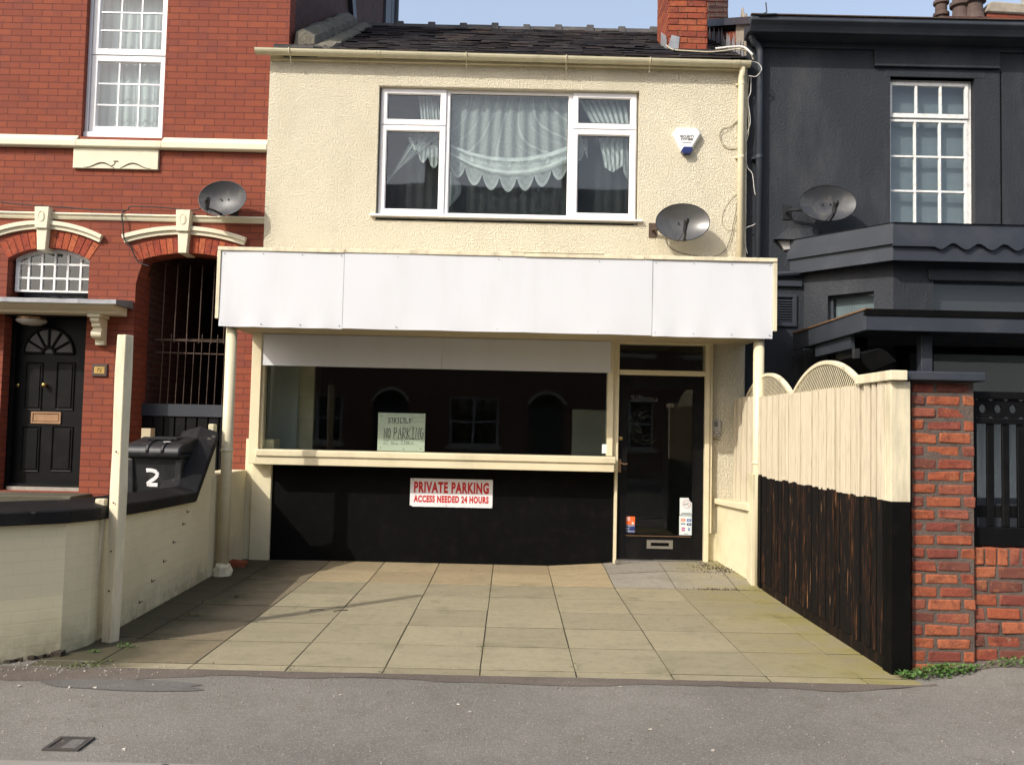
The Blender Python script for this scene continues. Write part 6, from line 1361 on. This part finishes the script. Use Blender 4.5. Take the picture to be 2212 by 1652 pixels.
# ================================================================ brick pillar and garden wall with slatted panel (right)
def courses(mb, x0, x1, y0, y1, z0, n, hgt, bl, seed, start=0, ends=(1, 1)):
    rr = random.Random(seed)
    for r in range(n):
        z = z0+r*hgt; s = x0-(bl*.5 if (r+start) % 2 else bl*.0)-(.02 if (r+start) % 2 else .06)
        while s < x1-.015:
            l = bl+rr.uniform(-.012, .012); a, b = max(s, x0)+.004, min(s+l-.016, x1); 
            if b-a > .025:
                jy = rr.uniform(-.003, .003); jz = rr.uniform(-.003, .003)
                mb.box(a, b, y0-.009+jy, y0+.10, z+.009+jz, z+hgt-.010+jz, .006)
            s += l
PX_0, PX_1 = UX(1968.5, 1100, 5.80), UX(2104, 1000, 5.80); pz0 = -.02; hC = .0845; PT = UZ(2040, 824, 5.80)
pil = thing('brick_pillar', 'old red brick gate pillar with charcoal cap next to the end of the fence', 'pillar', ((PX_0+PX_1)/2, 5.8, 0))
mb = MB(); mb.box(PX_0+.004, PX_1-.004, 5.797, 6.12, pz0, PT-.002); obj('mortar_core', mb, 'oldmort', pil)
nC = int((PT-pz0)/hC)+1; h_ = (PT-pz0)/nC
mb = MB(); courses(mb, PX_0, PX_1, 5.80, 6.1, pz0, nC, h_, .232, 12)
rr = random.Random(5)
for r in range(nC):
    z = pz0+r*h_
    for k in range(2): a = 5.91+k*.11; mb.box(PX_1-.02, PX_1+.004, a, a+.10, z+.007, z+h_-.008, .002)
obj('brickwork', mb, 'obrick', pil, bevel=.009, seg=2)
mb = MB(); capx0, capx1 = UX(1946, 812, 5.72), UX(2130, 812, 5.72); mb.box(capx0, capx1, 5.72, 6.2, PT+.001, UZ(2040, 803, 5.72)); obj('cap', mb, 'navyt', pil, bevel=.006)
gw = thing('garden_wall', 'low old brick wall with upright brick top course right of the pillar', 'wall', (4.2, 5.85, 0)); GX1 = 7.5; GT = UZ(2160, 1183, 5.83)
mb = MB(); mb.box(PX_1+.008, GX1, 5.832, 6.05, -.02, GT-.006); obj('mortar_core', mb, 'oldmort', gw)
mb = MB(); nG = int((GT-.115-pz0)/h_); courses(mb, PX_1+.006, GX1, 5.835, 6.0, pz0, nG, (GT-.118-pz0)/nG, .236, 19, 1)
x = PX_1+.01; rr = random.Random(7)
while x < GX1: w = rr.uniform(.062, .072); mb.box(x, x+w, 5.825+rr.uniform(-.006, .004), 6.04, GT-.112+rr.uniform(-.003, .003), GT+rr.uniform(-.006, .004), .003); x += w+.014
obj('brickwork', mb, 'obrick', gw, bevel=.008, seg=2)
sp = thing('slatted_panel', 'black timber slatted panel with a row of round holes on the garden wall', 'fence', (4.2, 5.9, GT))
sy = 5.90; zt_ = UZ(2160, 846, sy); zh = UZ(2160, 881, sy); zr1 = UZ(2160, 912, sy); zrb = UZ(2160, 1138, sy); zmid_ = UZ(2160, 1092, sy); sx0 = PX_1+.012
mb = MB(); mb.box(sx0, GX1, sy-.03, sy+.04, GT+.006, zrb); mb.box(sx0, GX1, sy-.02, sy+.04, zt_-.05, zt_+.0); mb.box(sx0, GX1, sy-.015, sy+.035, zr1-.012, zr1+.025); mb.box(sx0, GX1, sy+.02, sy+.045, zmid_-.08, zmid_); mb.box(sx0, sx0+.055, sy-.014, sy+.036, zrb, zt_-.051)
obj('frame', mb, 'black', sp, bevel=.004)
mb = MB(); pitch = .102; hr = .025; z0, z1 = zr1+.026, zt_-.051; zc_ = (z0+z1)/2; x = sx0+.056; i = 0
x0h = UX(*((1920.2+.33586*605), 870), sy)
x = x0h-pitch/2; mb.box(sx0+.055, x, sy, sy+.02, z0, z1)
while x < GX1-pitch:
    c_ = x+pitch/2; n_ = 20; vs = []; hh = (z1-z0)/2
    for k in range(n_):
        a = 2*math.pi*k/n_+math.pi/4; ca, sa = math.cos(a), math.sin(a); m_ = max(abs(ca)/(pitch/2), abs(sa)/hh); vs += [(c_+hr*ca, sy, zc_+hr*1.15*sa), (c_+ca/m_, sy, zc_+sa/m_), (c_+hr*ca, sy+.02, zc_+hr*1.15*sa)]
    mb.add(vs, [(3*k, 3*((k+1) % n_), 3*((k+1) % n_)+1, 3*k+1) for k in range(n_)]+[(3*k, 3*((k+1) % n_), 3*((k+1) % n_)+2, 3*k+2) for k in range(n_)]); x += pitch
obj('pierced_rail', mb, 'black', sp)
mb = MB(); x = x0h+pitch/2
while x < GX1-.05: mb.box(x-.024, x+.024, sy, sy+.022, zrb, zr1-.013); x += pitch
obj('slats', mb, 'black', sp, bevel=.004)
# ================================================================ small stuff on the ground
def leafy(name, label, cx_, cy_, rx, ry, n, h, m, seed, s=.018, kind='stuff'):
    rr = random.Random(seed); mb = MB()
    for k in range(n):
        a, d = rr.uniform(0, 6.28), rr.random()**.6; x, y = cx_+rx*d*math.cos(a), cy_+ry*d*math.sin(a); z = zg(x, y)+rr.uniform(0, h)*(1-d*.7)
        az_, el, l = rr.uniform(0, 6.28), rr.uniform(.1, 1.1), rr.uniform(.6, 1.5)*s; ux_, uy_, uz = math.cos(az_)*math.cos(el), math.sin(az_)*math.cos(el), math.sin(el); px_, py_ = -math.sin(az_)*l*.35, math.cos(az_)*l*.35
        mb.add([(x, y, z), (x+ux_*l*.5+px_, y+uy_*l*.5+py_, z+uz*l*.5), (x+ux_*l, y+uy_*l, z+uz*l*.8), (x+ux_*l*.5-px_, y+uy_*l*.5-py_, z+uz*l*.5)], [(0, 1, 2, 3)])
    o = obj(name, mb, m); tag(o, label, 'weeds', kind=kind); return o
gx_, gy_ = UX(2035, 1405, 5.6), 5.66
leafy('weed_clump', 'bright green weeds growing at the foot of the brick pillar', gx_, gy_, .27, .08, 520, .075, 'weed', 3, .026)
leafy('weed_clump', 'thin green weeds under the garden wall at the right edge', gx_+.55, gy_+.04, .28, .06, 200, .05, 'weed', 4, .02)
for i, (px, py, r, n, h) in enumerate(((275, 1398, .07, 60, .05), (203, 1409, .04, 30, .03), (220, 1432, .07, 40, .02), (420, 1330, .10, 50, .015), (175, 1440, .12, 60, .012), (470, 1300, .15, 60, .01), (190, 1385, .08, 50, .03), (510, 1290, .08, 30, .012))):
    a, b = G(px, py); leafy('weed_tuft', ('small green tuft growing from the dirt near the leaning post', 'curled green leaf on the dirt in front of the boundary wall', 'flat green weed on the tarmac edge below the leaning post', 'mossy patch in the paving joints by the boundary wall', 'sparse moss on the dirt left of the paving corner', 'thin moss strip on the shaded paving along the boundary wall', 'dark green growth at the foot of the leaning post', 'moss dots on the shaded slabs near the left column')[i], a, b, r, r*.6, n, h, 'weed' if i in (0, 1) else 'moss', 30+i, .016)
rr = random.Random(41)
for k, (px, py) in enumerate(((640, 1310), (832, 1452), (622, 1447), (1210, 1290), (1246, 1440), (1450, 1455), (940, 1300), (1540, 1340), (1046, 1400), (760, 1262))):
    a, b = G(px, py); leafy('joint_weed', 'tiny weeds and moss sprouting from the joints of the forecourt slabs', a, b, .05, .10, 26, .006, 'moss', 60+k, .009)
def grit(name, label, n, fn, m, seed, s0, s1):
    rr = random.Random(seed); mb = MB()
    for k in range(n):
        x, y = fn(rr); r_ = rr.uniform(s0, s1)*rr.uniform(.6, 1); z = zg(x, y) if y < 5.5 else zs(x, y)
        a = rr.uniform(0, 3); ca, sa = math.cos(a)*r_, math.sin(a)*r_; h = r_*.8
        mb.add([(x+ca, y+sa, z-.002), (x-sa, y+ca, z-.002), (x-ca*.8, y-sa, z-.002), (x+sa, y-ca*.7, z-.002), (x+ca*.3, y+sa*.3, z+h), (x-ca*.4, y+sa*.2, z+h*.8)], [(0, 1, 4), (1, 5, 4), (1, 2, 5), (2, 3, 5), (3, 4, 5), (3, 0, 4)])
    o = obj(name, mb, m); tag(o, label, 'grit', kind='stuff')
grit('grit', 'loose grit and chippings scattered over the tarmac pavement', 900, lambda r: (r.uniform(-3.6, 4.2), 4.05+1.4*r.random()), 'grit', 1, .002, .0065)
grit('grit', 'loose stones and litter gathered at the left paving corner', 160, lambda r: (-2.75+r.gauss(0, .35), 5.45+r.gauss(0, .08)), 'grit', 2, .003, .011)
grit('grit', 'fine dark crumbs scattered on the paving slabs', 260, lambda r: (r.uniform(-2.4, 2.4), r.uniform(5.6, 9.6)), 'soil', 3, .002, .006)
def soilf(r):
    a, b = G(1545, 1248); return a+r.gauss(0, .14), b+r.gauss(0, .13)
grit('soil_crumbs', 'dark soil crumbs spilled on the grey slabs right of the shop door', 260, soilf, 'soil', 4, .003, .013)
a, b = G(1575, 1274); grit('soil_crumbs', 'streak of dark soil across the slab joint near the low cream wall', 200, lambda r: (a-.1+r.gauss(0, .14), b+r.gauss(0, .025)), 'soil', 5, .003, .012)
rr = random.Random(77); mb = MB()
for px, py in ((42, 1481), (182, 1440+10), (150, 1484), (205, 1485), (330, 1478), (268, 1673-55), (990, 1521), (1015, 1537), (920, 1605-30), (1340, 1483), (1540, 1620), (1405, 1575), (735, 1500), (640, 1445)):
    x, y = G(px, py); r_ = rr.uniform(.004, .010); z = zg(x, y); mb.box(x-r_, x+r_, y-r_*.7, y+r_*.7, z, z+r_*.6, .003)
o = obj('pale_litter', mb, 'gritp'); tag(o, 'scattered pale pebbles and scraps of litter on the pavement', 'litter', kind='stuff')
x, y = G(*S1(262, 1620)); mb = MB(); mb.box(-.11, .05, -.05, .06, 0, .075, .014); mb.v = [(a+x, b+y, c_) for a, b, c_ in mb.v]; o = obj('broken_brick', mb, 'obrick', bevel=.012); tag(o, 'broken red brick lying beside the left column footing', 'brick')
x, y = G(735, 1320); mb = MB(); mb.tube([(x-.05, y-.03, .006), (x, y, .012), (x+.05, y+.04, .006)], .004, 5); x, y = G(*[680, 1318]); mb.tube([(x-.04, y-.02, .006), (x+.02, y, .01), (x+.07, y+.02, .006)], .003, 5); o = obj('twig', mb, 'soil'); tag(o, 'dark twig lying on the sunlit slabs at the shadow edge', 'twig')
# ================================================================ houses across the street (seen reflected in the glass)
def opposite(x0, x1, label, seed):
    OY = -11.0; t = thing('terraced_house', label, 'house', ((x0+x1)/2, OY, 0), None, 'brick terraced houses across the street'); w = x1-x0
    H = 7.6; xa, xb = x0+w*.10, x0+w*.42; xd0, xd1 = x0+w*.62, x0+w*.84
    da = arc_fn(xd0, xd1, 2.4, .35)
    ho = [(xa, xb, .9, 2.6), (xd0, xd1, .2, da, 1), (xa+.1, xb-.1, 4.2, 5.9), (xd0+.0, xd1, 4.2, 5.9)]
    mb = MB(); wall(mb, x0, x1, -.1, H, ho, OY-.25, OY); obj('wall', mb, 'bricko', t)
    mb = MB(); mb.box(x0, x0+.15, OY-8, OY-.25, 0, H); mb.box(x1-.15, x1, OY-8, OY-.25, 0, H); mb.box(x0+.15, x1-.15, OY-8, OY-7.8, 0, H); mb.box(x0+.15, x1-.15, OY-1.2, OY-1.1, 0, H); obj('inner_wall', mb, 'interd', t)
    mb = MB(); mb.prism([(OY+.3, H-.05), (OY-4, H+3.6), (OY-8.3, H-.05), (OY-8.3, H-.2), (OY-4, H+3.4), (OY+.3, H-.2)], x0, x1, 'x'); rf_ = obj('roof', mb, 'slate', t)
    mb = MB(); mb.box(x1-.9, x1-.2, OY-4.3, OY-3.7, H+3, H+4.6); obj('chimney', mb, 'bricks', rf_)
    for h in (ho[0], ho[2], ho[3]):
        mb = MB(); frame(mb, h[0], h[1], h[2], h[3], .07, OY-.18, OY-.08); xm = (h[0]+h[1])/2; mb.box(xm-.03, xm+.03, OY-.16, OY-.09, h[2]+.07, h[3]-.07); zm = (h[2]+h[3])/2; mb.box(h[0]+.07, h[1]-.07, OY-.16, OY-.1, zm-.03, zm+.03); wn = obj('window', mb, 'wtimber', t)
        mb = MB(); mb.box(h[0]+.07, h[1]-.07, OY-.14, OY-.135, h[2]+.07, h[3]-.07); obj('pane', mb, 'glass', wn)
        mb = MB(); mb.box(h[0]-.1, h[1]+.1, OY, OY+.08, h[2]-.14, h[2]); obj('sill', mb, 'stone', wn)
    mb = MB(); frame(mb, xd0, xd1, .2, 2.35, .08, OY-.2, OY-.1); mb.box(xd0+.08, xd1-.08, OY-.18, OY-.13, .28, 1.2); mb.box(xd0+.08, xd1-.08, OY-.17, OY-.14, 1.2, 2.27); dd = obj('door', mb, 'navyt', t)
    mb = MB(); n_ = 16; pts, _ = arc_pts(xd0-.12, xd1+.12, 2.35, .5, n_); p2_, _ = arc_pts(xd0, xd1, 2.4, .35, n_)
    for i in range(n_): mb.prism([pts[i], pts[i+1], p2_[i+1], p2_[i]], OY, OY+.06)
    obj('door_arch', mb, 'stone', t)
labs = ['brown brick terraced house across the street, leftmost reflected', 'brown brick terraced house opposite the red brick house', 'brown brick terraced house across the street facing the shop window', 'brown brick terraced house opposite the shop door', 'brown brick terraced house across the street, rightmost reflected']
for i in range(5): opposite(-13.5+5.4*i, -8.1+5.4*i-.02, labs[i], i)
# ================================================================ light
w = bpy.data.worlds.new('World'); sc.world = w; w.use_nodes = True; nt = w.node_tree; nt.nodes.clear()
sun_to = Vector((-1.02, -1.0, 1.12)).normalized(); el = math.asin(sun_to.z); az = math.atan2(sun_to.x, sun_to.y)
sky = nt.nodes.new('ShaderNodeTexSky'); sky.sky_type = 'NISHITA'; sky.sun_disc = False; sky.sun_elevation = el; sky.sun_rotation = az % (2*math.pi)
sky.air_density = 1.0; sky.dust_density = 5.0; sky.ozone_density = 1.6; sky.altitude = 30
bg = nt.nodes.new('ShaderNodeBackground'); bg.inputs[1].default_value = .15; o = nt.nodes.new('ShaderNodeOutputWorld'); hz = nt.nodes.new('ShaderNodeMix'); hz.data_type = 'RGBA'; hz.blend_type = 'ADD'; hz.inputs[0].default_value = 1; hz.inputs[7].default_value = (1.6, 1.72, 1.88, 1); nt.links.new(sky.outputs[0], hz.inputs[6]); nt.links.new(hz.outputs[2], bg.inputs[0]); nt.links.new(bg.outputs[0], o.inputs[0])
sl = bpy.data.lights.new('sun', 'SUN'); sl.energy = 3.45; sl.angle = R(.55); sl.color = (1.0, .945, .86); so = bpy.data.objects.new('sun', sl); COL.objects.link(so); so.rotation_euler = (-sun_to).to_track_quat('-Z', 'Y').to_euler(); so.location = (-20, -20, 25)
sc.view_settings.view_transform = 'Standard'; sc.view_settings.look = 'None'; sc.view_settings.exposure = .22; sc.view_settings.gamma = 1; sc.view_settings.use_curve_mapping = False
sc.cycles.max_bounces = 8; sc.cycles.transparent_max_bounces = 16
